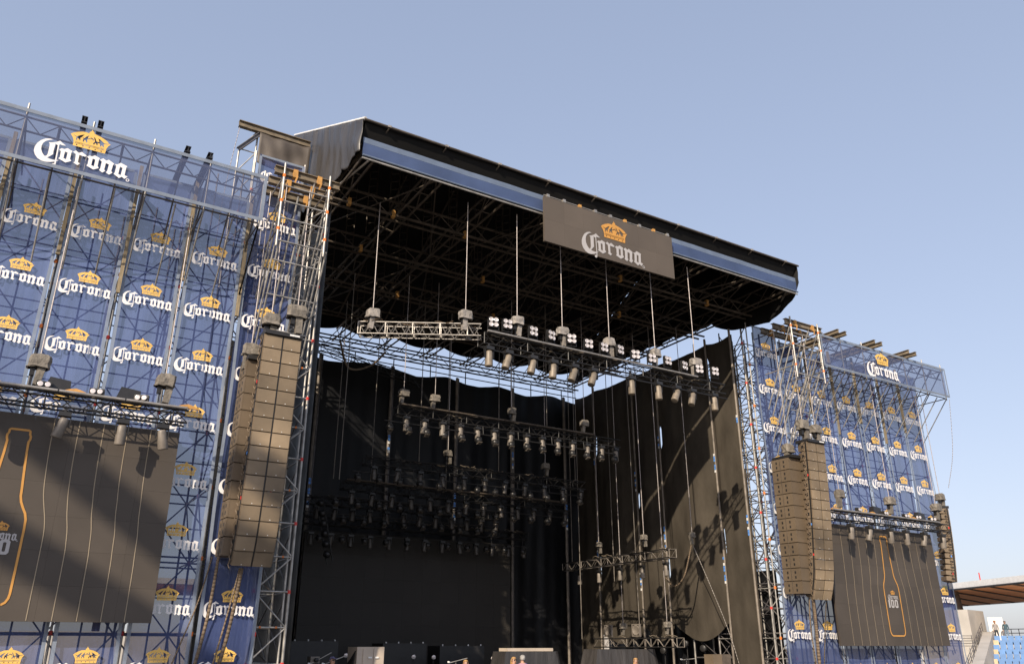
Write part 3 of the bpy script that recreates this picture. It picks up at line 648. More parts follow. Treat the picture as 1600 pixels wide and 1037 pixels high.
truss('short truss running into the stage on the right, upper one', (24.9, 26.9, 3.55), (24.9, 34.9, 3.55), .4, .36, 'truss_black', lm='fixture_grey')
truss('short truss running into the stage on the right, lower one near deck', (24.9, 26.8, -.05), (24.9, 32.5, -.05), .4, .36, 'truss_black', lm='fixture_grey')
truss('truss with lamps above the left side screen', (-6.0, 23.2, 5.75), (3.7, 23.2, 5.75), .42, .34, 'truss_black', bar='alu')
truss('truss with lamps above the right side screen', (30.7, 23.2, 5.22), (39.6, 23.2, 5.22), .42, .34, 'truss_black', bar='alu')
truss('dark truss at the far upper left behind the tower', (11.3, 36.0, 13.3), (16.8, 36.0, 12.4), .4, .35, 'truss_black')
# ------------------------------------------------------------------ hoists
def hoist(label, x, y, z, ztop, pale=False, s=1.0, skirt=True, group='chain hoists'):
    t = thing('chain_hoist', label, 'hoist', (x, y, z), group)
    rnd = random.Random(int(x * 131 + z * 17)); b = MB()
    # draped rain cover: rounded top with crumpled walls
    prof = [(.02, .36), (.13, .37), (.19, .33), (.205, .2), (.20, .08), (.215, 0.0), (.19, -.02)]
    n = 14; vs = []; fx, fy, lean = rnd.uniform(.85, 1.2), rnd.uniform(.85, 1.15), rnd.uniform(-.12, .12); so = rnd.choice((-.11, -.05, .06, .12))
    for r, h in prof:
        for i in range(n):
            a = 2 * math.pi * i / n; sq = 1 / max(abs(math.cos(a)), abs(math.sin(a))) ** .95
            k = 1 + rnd.uniform(-.09, .09); vs.append((x + r * 1.25 * sq * s * math.cos(a) * k * fx + lean * h * s, y + r * sq * s * math.sin(a) * k * fy, z + (h + rnd.uniform(-.02, .02)) * s))
    b.add(vs, [(j * n + i, j * n + (i + 1) % n, (j + 1) * n + (i + 1) % n, (j + 1) * n + i) for j in range(len(prof) - 1) for i in range(n)] + [tuple(reversed(range(n)))])
    b.build('rain_cover', 'cover_pale' if pale else 'cover', t)
    if skirt:
        b = MB(); b.box((x + so * s, y, z - .25 * s), (.17 * s, .2 * s, .48 * s), Matrix.Rotation(lean, 3, 'Y'), taper=1.2, tapery=1.1); b.build('chain_bag', 'cover_pale' if pale else 'cover', t)
    b = MB(); b.box((x - .12 * s, y, z - .12 * s), (.12 * s, .14 * s, .22 * s)); b.tube((x - .1 * s, y, z - .2 * s), (x - .1 * s, y, z - .5 * s), .018, 6); b.build('hook', 'truss_black', t)
    if ztop: tube('chain', (x, y, z + .3 * s), (x, y, ztop), .016, 'chain', t, 6)
    return t
for k, (x, y, z, zt) in enumerate([(9.25, 24.1, 10.4, 14.9), (11.95, 22.45, 10.35, 14.9)]):
    hoist('pale-covered chain hoist on the bare aluminium truss, ' + ('left' if k == 0 else 'right') + ' one', x, y, z, zt, True, .85)
xs5 = [13.87, 15.8, 17.95, 20.2, 22.3]
for k, x in enumerate(xs5): hoist('pale-covered chain hoist on the front truss, ' + nth(k, 5), x, 22.2, 10.45, 14.85, True, .85)
for k, x in enumerate((12.6, 14.0, 17.7, 21.6)): hoist('covered hoist on the highest rear lighting truss, ' + nth(k, 4), x, 28.8, 9.35, 14.7, False, .75)
for k, x in enumerate((16.1, 21.3)): hoist('covered hoist on the second-highest rear lighting truss, ' + ('left' if k == 0 else 'right') + ' one', x, 31.6, 7.85, 14.7, False, .7)
for k, y in enumerate((32.6, 29.2, 27.4)): hoist('covered hoist above the upper side truss on the right, ' + ['rearmost', 'middle', 'nearest'][k], 25.1 if k < 2 else 26.4, y, 4.55, 14.7, False, .62)
for k, y in enumerate((31.0, 28.0)): hoist('covered hoist on the lower side truss near the deck, ' + ['rear one', 'front one'][k], 25.1, y, .75, 14.7, False, .6)
for k, x in enumerate((-3.4, -.1, 3.0)): hoist('dark-covered hoist on the left screen truss, ' + ['leftmost', 'middle', 'rightmost'][k], x, 23.45, 6.75, 12.2, False, .95)
for k, x in enumerate((31.85, 35.5, 39.2)): hoist('dark-covered hoist on the right screen truss, ' + ['leftmost', 'middle', 'rightmost'][k], x, 23.45, 6.25, 12.2, False, .95)
# thin suspension lines dropping through the stage
for k, (x, y, zb) in enumerate(sorted([(10.6, 30, 6), (11.4, 33, 6.6), (13.2, 33.3, 6.7), (14.6, 31.4, 7.4), (16.9, 33.3, 6.7), (18.6, 31.4, 7.4), (19.4, 28.6, 8.9), (20.6, 33.3, 6.7), (22.2, 36.2, 5.5), (22.9, 31.4, 7.4), (24.2, 33, .3), (24.9, 34.6, 3.9), (26.3, 33.0, 3.0), (25.4, 30.2, .3)], key=lambda q: q[0] / q[1])):
    tag(tube('suspension_line', (x, y, zb), (x, y, 14.8), .02, 'fixture_grey', None, 5), 'thin vertical rigging line inside the stage, ' + nth(k, 14), 'rigging line', 'suspension lines')
# ------------------------------------------------------------------ light fixtures (prototypes, then copies)
def proto(name, cat):
    return thing(name, 'x', cat)
def place(p, first, label, loc, rz=0, rx=0, group=None):
    o = p if first else copy_tree(p)
    o.location = loc; o.rotation_euler = (rx, 0, rz); o['label'] = label
    if group: o['group'] = group
    return o
# four-lamp blinder: origin at its foot
bl = proto('blinder', 'stage light')
MB().box((0, 0, .29), (.34, .09, .36)).build('housing', 'fixture', bl, local=True)
b = MB(); b.box((-.19, .0, .2), (.015, .05, .36)); b.box((.19, 0, .2), (.015, .05, .36)); b.box((0, 0, .02), (.4, .05, .02)); b.build('yoke', 'truss_black', bl, local=True)
for sx in (-1, 1):
    for sz in (-1, 1):
        lo = MB().lathe([(.02, .0), (.06, .012), (.075, .03), (.08, .05), (.07, .052), (.068, .05)], 12, (sx * .085, -.043, .29 + sz * .088), (0, -1, 0)).build('lamp', 'lamp_glass', bl, True, True)
bxs = [12.75, 13.3, 14.35, 15.1, 16.0, 16.75, 17.45, 18.2, 18.95, 19.75, 20.55, 21.4, 22.2, 23.05]
for k, x in enumerate(bxs): place(bl, k == 0, 'four-lamp blinder standing on the front truss, ' + nth(k, len(bxs)), (x, 21.95, 9.93 + .05 * (k % 3 == 1)), R(-14 + 9 * (k % 4)), 0, 'blinders on the front truss')
# moving can: tan cylinder in a yoke; origin at its clamp, hangs down
def can(name, body):
    c = proto(name, 'stage light')
    b = MB(); b.tube((0, 0, 0), (0, 0, -.1), .03, 6); b.box((0, 0, -.14), (.26, .2, .1)); b.build('base', 'fixture', c, local=True)
    for sx in (-1, 1): MB().box((sx * .135, 0, -.3), (.02, .09, .26)).build('yoke_arm', 'fixture', c, local=True)
    hd = MB().lathe([(.085, .14), (.105, .10), (.112, -.05), (.118, -.3), (.112, -.33), (.09, -.335)], 14, (0, 0, -.36), None).build('head', body, c, True, True)
    MB().lathe([(.001, -.328), (.088, -.329)], 14, (0, 0, -.361), None).build('lens', 'black', hd, local=True)
    return c
cn = can('moving_head_lamp', 'fixture_tan'); ck = can('moving_head_lamp', 'fixture_grey'); cd = can('moving_head_lamp', 'fixture_dark')
def aim(o, tilt, roll=0):
    for ch in o.children:
        if ch.name.startswith('head'): 
            m = Matrix.Translation((0, 0, -.32)) @ Matrix.Rotation(tilt, 4, 'X') @ Matrix.Rotation(roll, 4, 'Y') @ Matrix.Translation((0, 0, .32)); ch.matrix_local = m
cans = [(12.6, 0, 0), (13.35, .35, .35), (14.35, .25, .3), (15.2, .2, .15), (16.1, .45, .45), (16.95, .4, .4), (18.7, 0, 0), (20.0, .1, 0), (20.95, .5, .55), (21.75, .4, .35), (22.9, .05, 0)]
for k, (x, a, r_) in enumerate(cans):
    o = place(cn, k == 0, 'tan moving-head lamp hanging under the front truss, ' + nth(k, len(cans)), (x, 21.95, 9.42), 0, 0, 'moving heads under the front truss'); aim(o, -a * .3, r_)
    if k % 3 == 0: o.scale = (1.15, 1.15, 1.15)
first = firstd = True
for (nm, y, x0, x1, z, m, bar), cnt in zip(ROWS, (14, 11, 13, 12, 13)):
    for k in range(cnt):
        x = x0 + .35 + (x1 - x0 - .7) * k / (cnt - 1)
        hi = nm == 'highest'
        o = place(ck if hi else cd, first if hi else firstd, '%s moving-head lamp under the %s rear truss, %s' % ('grey' if hi else 'dark', nm, nth(k, cnt)), (x, y - .05, z - (.0 if nm != 'lowest' else .3)), 0, 0, 'moving heads of the %s rear truss' % nm)
        if hi: first = False
        else: firstd = False
        aim(o, .1 * math.sin(k * 2.1), .12 * math.sin(k * 1.3)); o.scale = (1, 1, 1) if nm == 'highest' else (.95,) * 3
for side_, xs, z, lab in ((0, [-5.2, -3.9, -2.6, -.95, .72, 2.1, 3.1], 5.7, 'left'), (1, [31.9, 33.2, 34.7, 35.9, 37.3, 38.8], 5.15, 'right')):
    for k, x in enumerate(xs):
        o = place(ck, False, 'moving-head lamp under the %s screen truss, %s' % (lab, nth(k, len(xs))), (x, 23.15, z), 0, 0, 'moving heads of the %s screen truss' % lab); aim(o, .15, .25 * math.sin(k * 1.9)); o.scale = (1.12,) * 3
for k in range(5):
    o = place(ck, False, 'moving-head lamp under the upper side truss on the right, %s from the back' % ORD[k], (24.9, 34.0 - 1.6 * k, 3.5), R(90), 0, 'moving heads of the side truss'); o.scale = (.95,) * 3
# striped wash light: flat round head with louvre bars, tilted
ws = proto('wash_light', 'stage light')
b = MB(); b.tube((0, 0, 0), (0, 0, -.1), .025, 6); b.box((0, 0, -.12), (.2, .1, .05)); b.build('clamp', 'fixture', ws, local=True)
hd = MB().lathe([(.05, .12), (.12, .09), (.15, .0), (.155, -.08), (.14, -.085)], 14, (0, 0, -.26), (0, .45, -.9)).build('head', 'fixture', ws, True, True)
for k in range(5):
    MB().box(Vector((0, .055, -.37)) + Vector((-.09 + .045 * k, 0, 0)), (.016, .19, .015), Matrix.Rotation(R(26), 3, 'X')).build('louvre', 'fixture_grey', hd, local=True)
first = True
for (nm, y, x0, x1, z, m, bar), cnt in zip(ROWS, (15, 13, 13, 11, 12)):
    for k in range(cnt):
        x = x0 - .35 + (x1 - x0 - .1) * k / (cnt - 1)
        place(ws, first, 'small louvred wash light on the lower pipe of the %s rear truss, %s' % (nm, nth(k, cnt)), (x, y - .1, z - .4), R(180 + 15 * math.sin(k * 1.7)), 0, 'wash lights of the %s rear truss' % nm); first = False
# twin-lamp blinders and covered boxes on the screen trusses
tw = proto('twin_blinder', 'stage light')
MB().box((0, .02, .13), (.36, .14, .18)).build('housing', 'fixture', tw, local=True)
for sx in (-1, 1): MB().lathe([(.02, 0), (.05, .01), (.065, .03), (.068, .045), (.058, .046)], 12, (sx * .085, -.05, .13), (0, -1, 0)).build('lamp', 'lamp_glass', tw, True, True)
first = True
for xs, z, lab in (([-4.6, -2.1, .12, 1.35, 2.45], 6.13, 'left'), ([32.7, 34.6, 36.2, 37.1, 38.3], 5.6, 'right')):
    for k, x in enumerate(xs):
        place(tw, first, 'twin-lamp blinder on top of the %s screen truss, %s' % (lab, nth(k, 5)), (x, 23.2, z), R(12 - 8 * k), 0, 'twin blinders of the %s screen truss' % lab); first = False
# fan-shaped brass clamps on the screen trusses
for xs, z, lab in (([-2.9, .85, 3.65], 6.14, 'left'), ([31.0, 33.6, 36.7], 5.6, 'right')):
    for k, x in enumerate(xs):
        pr = [(-.3, 0), (.3, 0), (.24, .05), (.12, .09), (0, .12), (-.12, .09), (-.24, .05)]
        b = MB(); b.poly2([pr], (x, 23.12, z), (1, 0, 0), (0, 0, 1), 0); b.poly2([pr[::-1]], (x, 23.18, z), (1, 0, 0), (0, 0, 1), 0)
        n = len(pr); b.add([(x + p[0], yy, z + p[1]) for yy in (23.12, 23.18) for p in pr], [(i, (i + 1) % n, n + (i + 1) % n, n + i) for i in range(n)])
        tag(b.build('rigging_bundle', 'strap'), 'folded orange sling lying on the %s screen truss, %s' % (lab, ['leftmost', 'middle', 'rightmost'][k]), 'sling', 'orange slings on the screen trusses')
for xs, z, lab in (([.45, 2.15], 6.13, 'left'), ([34.2, 37.6], 5.62, 'right')):
    for k, x in enumerate(xs):
        t = thing('covered_box', 'black cloth-covered box on the %s screen truss, %s one' % (lab, ['left', 'right'][k]), 'box', (x, 23.35, z), 'covered boxes on the screen trusses')
        MB().box((x, 23.4, z + .2), (.62, .3, .36), Matrix.Rotation(R(6), 3, 'Y'), .8, .7).build('cloth_cover', 'fixture', t)
        MB().box((x, 23.4, z + .03), (.5, .26, .05)).build('base', 'truss_black', t)
# big lamps near the deck
for k, y in enumerate((31.6, 29.6)):
    t = thing('flood_light', 'round flood light in a square frame above the lower side truss, ' + ['rear', 'front'][k], 'stage light', (24.8, y, .32), 'flood lights on the lower side truss')
    b = MB()
    for dz in (-.24, .24): b.box((24.7, y, .65 + dz), (.1, .52, .05))
    for dy in (-.24, .24): b.box((24.7, y + dy, .65), (.1, .05, .43))
    b.build('frame', 'fixture_grey', t)
    MB().lathe([(.1, 0), (.2, .05), (.22, .14), (.2, .16), (.17, .13)], 16, (24.78, y, .65), (-1, -.15, 0)).build('lamp_bowl', 'fixture_grey', t, True)
# grey rack of lamps hung at the left edge of the stage
t = thing('lamp_ladder', 'dark vertical rack of lamps hanging behind the left tower', 'stage light', (11.3, 34, 3.2))
for k in range(6):
    MB().lathe([(.05, .12), (.13, .08), (.15, -.05), (.13, -.12)], 12, (11.3 + .09 * k, 34, 5.7 - .42 * k), (.5, -.8, -.3)).build('lamp', 'fixture', t, True)
tube('upright', (11.1, 34.1, 5.9), (11.8, 34.1, 3.2), .03, 'truss_black', t); tube('upright', (11.4, 34.1, 5.9), (12.05, 34.1, 3.3), .03, 'truss_black', t)
# ------------------------------------------------------------------ loudspeaker line arrays
def line_array(label, cx, yf, ztop, n, bw, bh, bd, angles, kind, group, yaw=0.0):
    t = thing('line_array', label, 'loudspeaker array', (cx, yf, ztop), group, (0, 0, yaw))
    # box prototype in local space: origin at top front edge centre, z down, y back
    body = MB(); fr = .97
    hz = bh - .03
    vs = []
    for y, w, k in ((0.0, bw, 1.0), (bd * .45, bw, 1.0), (bd, bw * (.72 if kind == 'main' else 1.0), .82 if kind == 'main' else 1.0)):
        for z in (-(hz / 2) * (1 - k) , -hz + (hz / 2) * (1 - k)):
            for sx in (-1, 1): vs.append((sx * w / 2, y, z))
    fs = [(0, 1, 3, 2), (8, 10, 11, 9)]
    for a in (0, 4): fs += [(a + 0, a + 4, a + 5, a + 1), (a + 2, a + 3, a + 7, a + 6), (a + 0, a + 2, a + 6, a + 4), (a + 1, a + 5, a + 7, a + 3)]
    body.add(vs, fs); bodyo = body.build('speaker_box', 'speaker' if kind == 'main' else 'sub_side', t, local=True)
    subs = []
    if kind == 'main':
        for sx in (-1, 1):
            g = MB(); g.box((sx * bw * .25, -.012, -bh / 2), (bw * .455, .026, bh * .91)); subs.append(g.build('grille', 'grille', bodyo, local=True))
            g = MB(); g.box((sx * bw * .25, -.027, -bh * .86), (.022, .006, .022)); subs.append(g.build('badge', 'white_tag', bodyo, local=True))
            g = MB(); g.box((sx * (bw / 2 + .008), bd * .12, -bh / 2), (.016, .07, bh * .96)); g.box((sx * (bw / 2 + .008), bd * .38, -bh * .5), (.014, .13, bh * .3))
            subs.append(g.build('rigging_plate', 'black', bodyo, local=True))
    else:
        g = MB(); w = bw * .47; h = bh * .9
        g.add([(-w, -.004, -bh * .05), (w, -.004, -bh * .05), (w, -.004, -bh * .95), (-w, -.004, -bh * .95), (-w * .5, .14, -bh * .3), (w * .5, .14, -bh * .3), (w * .5, .14, -bh * .7), (-w * .5, .14, -bh * .7)],
              [(0, 1, 5, 4), (1, 2, 6, 5), (2, 3, 7, 6), (3, 0, 4, 7), (4, 5, 6, 7)]); subs.append(g.build('horn', 'speaker', bodyo, local=True))
        for sx in (-1, 1):
            for yy in (.3, .72):
                g = MB()
                for dz in (.3, .68): g.box((sx * (bw / 2 + .003), bd * yy, -bh * dz), (.008, .07, .1))
                subs.append(g.build('handle_recess', 'black', bodyo, local=True, kind='stuff'))
            g = MB(); g.box((sx * (bw / 2 + .006), bd * .52, -bh * .5), (.012, .025, bh * .96)); subs.append(g.build('rigging_plate', 'truss_brown', bodyo, local=True))
    if kind == 'main': subs.append(MB().b2((-bw * .018, -.006, -bh), (bw * .018, -.001, 0)).build('centre_slot', 'black', bodyo, local=True))
    pos = Vector((0, 0, 0)); ang = 0.0
    for k in range(n):
        ang = angles(k)
        o = bodyo if k == 0 else bodyo.copy()
        if k:
            C.objects.link(o); o.parent = t
            for s in subs:
                c = s.copy(); C.objects.link(c); c.parent = o
        o.location = pos; o.rotation_euler = (ang, 0, 0)
        pos = pos + Matrix.Rotation(ang, 3, 'X') @ Vector((0, 0, -bh))
    # flying frame and coloured tags
    b = MB(); b.box((0, bd * .4, .07), (bw * 1.0, bd * 1.1, .12)); b.build('flying_frame', 'black', t, local=True)
    for sx, m in ((-.35, 'white_tag'),):
        g = MB(); g.box((bw * .28, -bd * .155, .07), (.3, .006, .05)); g.build('name_plate', 'white_tag', t, local=True)
    for k, m in ((3, 'red_tag'), (8, 'blue_tag_sky'), (11, 'red_tag')):
        if kind == 'main' and k < n:
            a = angles(k); g = MB(); g.box((-bw / 2 - .02, .06 + k * .03, -bh * (k + .5)), (.012, .05, .09)); g.build('tag', m, t, local=True)
    b = MB(); rnd = random.Random(3)
    for k in range(n * 2):
        z = -bh * (k * .5); y = .1 + abs(z) * .09
        if kind == 'main': b.path([(-bw / 2 - .03, y + .05 * rnd.random(), z), (-bw / 2 - .06, y + .1, z - bh * .25), (-bw / 2 - .03, y + .06 * rnd.random(), z - bh * .5)], .014, 4)
    if b.v: b.build('signal_cable', 'cable', t, local=True, kind='stuff')
    return t
def am(k): return R(2.0 + .38 * k + (4.5 * (k - 12) if k > 12 else 0))
line_array('main line array of tan speaker boxes hanging left of the stage', 5.93, 22.62, 8.55, 16, 1.12, .412, .62, am, 'main', 'main line arrays')
line_array('main line array of tan speaker boxes hanging right of the stage', 29.58, 22.62, 8.3, 16, 1.15, .412, .62, am, 'main', 'main line arrays')
line_array('column of subwoofer boxes hanging behind the left main array', 5.68, 23.45, 7.95, 11, 1.05, .515, .8, lambda k: R(1.2), 'sub', 'subwoofer columns')
line_array('column of subwoofer boxes with open horns behind the right main array', 29.0, 23.25, 7.65, 11, 1.1, .515, .95, lambda k: R(1.0), 'sub', 'subwoofer columns')
line_array('slim outfill array of small speakers at the far right end', 40.4, 23.75, 6.45, 13, .7, .275, .45, lambda k: R(1 + .5 * k), 'main', None, R(60))
for lab, x, y, z, zt, s in [('left main array, left one', 5.6, 22.95, 8.95, 13.9, 1.0), ('left main array, right one', 6.35, 22.9, 9.35, 13.9, 1.05), ('left subwoofer column', 5.3, 23.75, 8.2, 13.9, .95),
                            ('right main array, left one', 29.3, 22.95, 8.95, 13.8, 1.15), ('right main array, right one', 30.15, 22.95, 8.9, 13.8, 1.0), ('right subwoofer column', 28.95, 23.6, 8.0, 13.8, 1.0), ('far right outfill array', 40.5, 23.9, 6.95, 12.5, .9)]:
    hoist('brown-covered chain hoist above the ' + lab, x, y, z, zt, False, s, group='array hoists')
# ropes and cables
def rope(label, pts, r, m='cable', n=18, group=None):
    P = [Vector(p) for p in pts]; out = []
    for i in range(len(P) - 1):
        p0 = P[max(0, i - 1)]; p1 = P[i]; p2 = P[i + 1]; p3 = P[min(len(P) - 1, i + 2)]
        for k in range(n):
            s = k / n; out.append(.5 * ((2 * p1) + (p2 - p0) * s + (2 * p0 - 5 * p1 + 4 * p2 - p3) * s * s + (3 * p1 - p0 - 3 * p2 + p3) * s ** 3))
    out.append(P[-1])
    o = MB().path(out, r, 6).build('hanging_cable', m, smooth=True); return tag(o, label, 'cable', group)
rope('thick brown cable hanging from the foot of the left main array', [(5.75, 23.6, 2.0), (5.6, 23.7, .3), (5.15, 23.6, -2.0), (4.95, 23.7, -3.9)], .05)
rope('thin brown cable beside the thick one under the left main array', [(5.7, 23.62, 2.0), (5.5, 23.7, .6), (5.05, 23.6, -1.8), (4.8, 23.7, -3.9)], .025)
rope('brown cable hanging from the left subwoofer column', [(5.15, 23.9, 2.3), (5.05, 23.9, .6), (4.7, 23.8, -1.6), (4.5, 23.8, -3.9)], .045)
rope('slanting thin rope left of the subwoofer column', [(5.0, 24.0, 2.3), (4.75, 23.95, 1.0), (4.2, 23.9, -.9), (3.7, 23.9, -3.5)], .02)
rope('thick twisted brown cable hanging under the right arrays', [(29.2, 23.5, 1.9), (29.3, 23.6, .9), (29.2, 23.6, -1.2), (29.3, 23.6, -3.9)], .07)
rope('thin cable left of the twisted cable under the right arrays', [(29.1, 23.6, 1.9), (28.95, 23.6, .6), (29.05, 23.6, -1.5), (29.0, 23.6, -3.9)], .03)
rope('slack dark rope hanging beneath the right main array', [(30.0, 23.5, 1.7), (29.9, 23.7, .4), (29.6, 23.8, -1.4), (29.4, 23.9, -3.5)], .025, 'truss_brown')
rope('drooping cable loop under the nearest hoist on the right', [(26.3, 27.4, 4.2), (26.2, 27.9, 2.9), (26.1, 28.5, 2.5), (26.1, 29.0, 2.9)], .035, 'cable')
rope('pale slack line running down to the deck from the right hoist', [(26.4, 27.4, 4.2), (26.9, 27.0, 2.4), (27.4, 26.6, .4), (27.7, 26.3, -1.6)], .018, 'cover_pale')
rope('cable drooping from the upper left rigging behind the tower', [(10.2, 30.0, 11.6), (11.0, 31.0, 10.9), (12.2, 31.6, 11.4), (13.0, 32.0, 12.3)], .045, 'cable')
rope('thin guy line at the far right end of the wing', [(41.4, 22.9, 12.2), (41.6, 23.4, 9.5), (41.6, 24.0, 7.7)], .012, 'chain')
rope('thin line hanging from the beam at the upper left corner', [(4.6, 27.0, 18.2), (4.4, 27.0, 15.5), (4.35, 27.0, 13.0)], .012, 'chain')
# ------------------------------------------------------------------ backline on the deck
DK = -2.1
def riser(label, x0, x1, y, ztop):
    t = thing('riser_screen', label, 'riser', ((x0 + x1) / 2, y, DK), 'dark risers in front of the rear screen')
    MB().b2((x0, y, DK), (x1, y + 1.2, ztop)).build('front', 'black', t)
    n = max(3, int((x1 - x0) / .48))
    for k in range(n): tube('marker', (x0 + .15 + (x1 - x0 - .3) * k / (n - 1), y + .05, ztop), (x0 + .15 + (x1 - x0 - .3) * k / (n - 1), y + .05, ztop + .06), .03, 'white_tag', t)
riser('leftmost dark riser with small white markers along its top', 10.4, 12.35, 33.5, .18)
riser('middle dark riser with small white markers along its top', 14.3, 16.3, 33.5, .1)
riser('rightmost dark riser with small white markers along its top', 16.95, 19.15, 33.5, .0)
t = thing('equipment_cabinet', 'tall beige equipment cabinet with cables on its side', 'cabinet', (11.1, 27.3, DK))
MB().b2((10.65, 27.1, DK), (11.62, 27.95, -.03)).build('carcass', 'cabinet', t)
MB().b2((10.86, 27.07, DK + .05), (11.21, 27.095, -.09)).build('door', 'cabinet', t); MB().b2((11.24, 27.07, DK + .05), (11.6, 27.095, -.09)).build('door', 'cabinet', t)
b = MB()
for k in range(8): b.path([(10.63, 27.2 + .08 * k, -.15 - .05 * k), (10.58, 27.25 + .08 * k, -.6), (10.62, 27.3 + .05 * k, -1.3)], .022, 4)
b.build('cable_bundle', 'black', t, kind='stuff')
for x in (11.1, 11.34): MB().box((x, 27.05, -.36), (.12, .04, .05)).build('latch', 'white_tag', t)
def covered(label, x0, x1, y0, y1, ztop, board=False):
    t = thing('covered_equipment', label, 'equipment', ((x0 + x1) / 2, y0, DK), 'equipment under black sheets')
    def fn(u, v):
        a = u * 4; k = int(min(3, a)); s = a - k; c = [(x0, y0), (x1, y0), (x1, y1), (x0, y1), (x0, y0)]
        x = c[k][0] + (c[k + 1][0] - c[k][0]) * s; y = c[k][1] + (c[k + 1][1] - c[k][1]) * s
        sp = .28 * v; cx, cy = (x0 + x1) / 2, (y0 + y1) / 2; f = 1 + sp + .03 * math.sin(u * 60) * v
        return (cx + (x - cx) * f, cy + (y - cy) * f, ztop - .05 * math.sin(s * math.pi) * (1 - v) + (DK - ztop) * v)
    grid('sheet', fn, 80, 12, 'tarp', t)
    MB().b2((x0 + .02, y0 + .02, ztop - .05), (x1 - .02, y1 - .02, ztop - .01)).build('sheet_top', 'tarp', t)
    if board: MB().b2((x0 + .1, y0 + .05, ztop + .0), (x1 - .2, y1 - .3, ztop + .12)).build('board', 'cabinet', t)
covered('low equipment under a black sheet with a beige board on top', 17.8, 20.3, 29.4, 30.4, -.2, True)
covered('wide black sheet stretched over gear below the lower side truss', 21.9, 25.0, 28.8, 29.8, -.12)
t = thing('loudspeaker_cabinet', 'dark stage monitor cabinet beside the right drape pole', 'loudspeaker', (26.0, 26.0, DK))
MB().b2((25.47, 25.8, DK), (25.98, 26.3, -.32)).build('box', 'speaker', t); MB().b2((25.99, 25.82, DK), (26.5, 26.3, -.32)).build('box', 'truss_brown', t)
for k, (x, y, lab) in enumerate(((9.3, 27.0, 'left side of the stage'), (9.62, 26.6, 'left side next to the capped person'), (14.3, 27, 'middle of the stage'), (25.6, 27.5, 'right side of the stage'))):
    t = thing('microphone_stand', 'thin microphone stand with boom at the ' + lab, 'stand', (x, y, DK), 'microphone stands')
    tube('upright', (x, y, DK), (x, y, -.5), .018, 'steel_dark', t); tube('boom', (x - .25, y, -.55), (x + .4, y - .1, -.2 - .1 * k), .014, 'steel', t)
    for a in (0, 2.1, 4.2): tube('foot', (x, y, DK + .15), (x + .3 * math.cos(a), y + .3 * math.sin(a), DK), .014, 'steel_dark', t)
    MB().lathe([(.02, -.06), (.035, 0), (.03, .05), (.01, .06)], 8, (x - .27, y, -.53), (-1, 0, .2)).build('microphone', 'white_tag', t, True)
t = thing('camera_rig', 'small video camera on a stand at the left of the stage', 'video camera', (9.22, 27.2, DK))
tube('upright', (9.22, 27.2, DK), (9.22, 27.2, -.55), .03, 'steel_dark', t); MB().box((9.22, 27.2, -.42), (.3, .34, .2)).build('body', 'fixture_grey', t); MB().lathe([(.05, 0), (.07, .05), (.07, .16), (.05, .18)], 10, (9.22, 27.02, -.42), (0, -1, 0)).build('lens', 'black', t, True)
for k, (x, y, z) in enumerate(((12.5, 33, -.35), (15.47, 33, -.42), (16.4, 33, -.44), (19.3, 33, -.5))):
    t = thing('deck_lamp', 'small bright round lamp between the dark risers, ' + nth(k, 4), 'stage light', (x, y, DK), 'round lamps between the risers')
    tube('stand', (x, y, DK), (x, y, z), .02, 'black', t); MB().lathe([(.03, 0), (.08, .03), (.09, .08), (.07, .09)], 12, (x, y, z), (-.3, -1, -.1)).build('lamp', 'lamp_glass', t, True)
# dark equipment silhouettes beneath the right drapes
for k, (y, z, h) in enumerate(((30.4, -.2, .5), (28.9, .1, .5), (27.8, -.1, .45))):
    t = thing('lamp_stand', 'lamp on a tall thin stand under the blown-up right drape, ' + ['rear', 'middle', 'front'][k], 'stage light', (27.0, y, DK), 'lamps on stands under the right drape')
    tube('upright', (27.0, y, DK), (27.0, y, z), .025, 'truss_black', t)
    MB().lathe([(.05, 0), (.13, .04), (.15, .2), (.12, .22)], 12, (27.0, y, z), (-1, -.4, 0)).build('lamp', 'fixture', t, True)
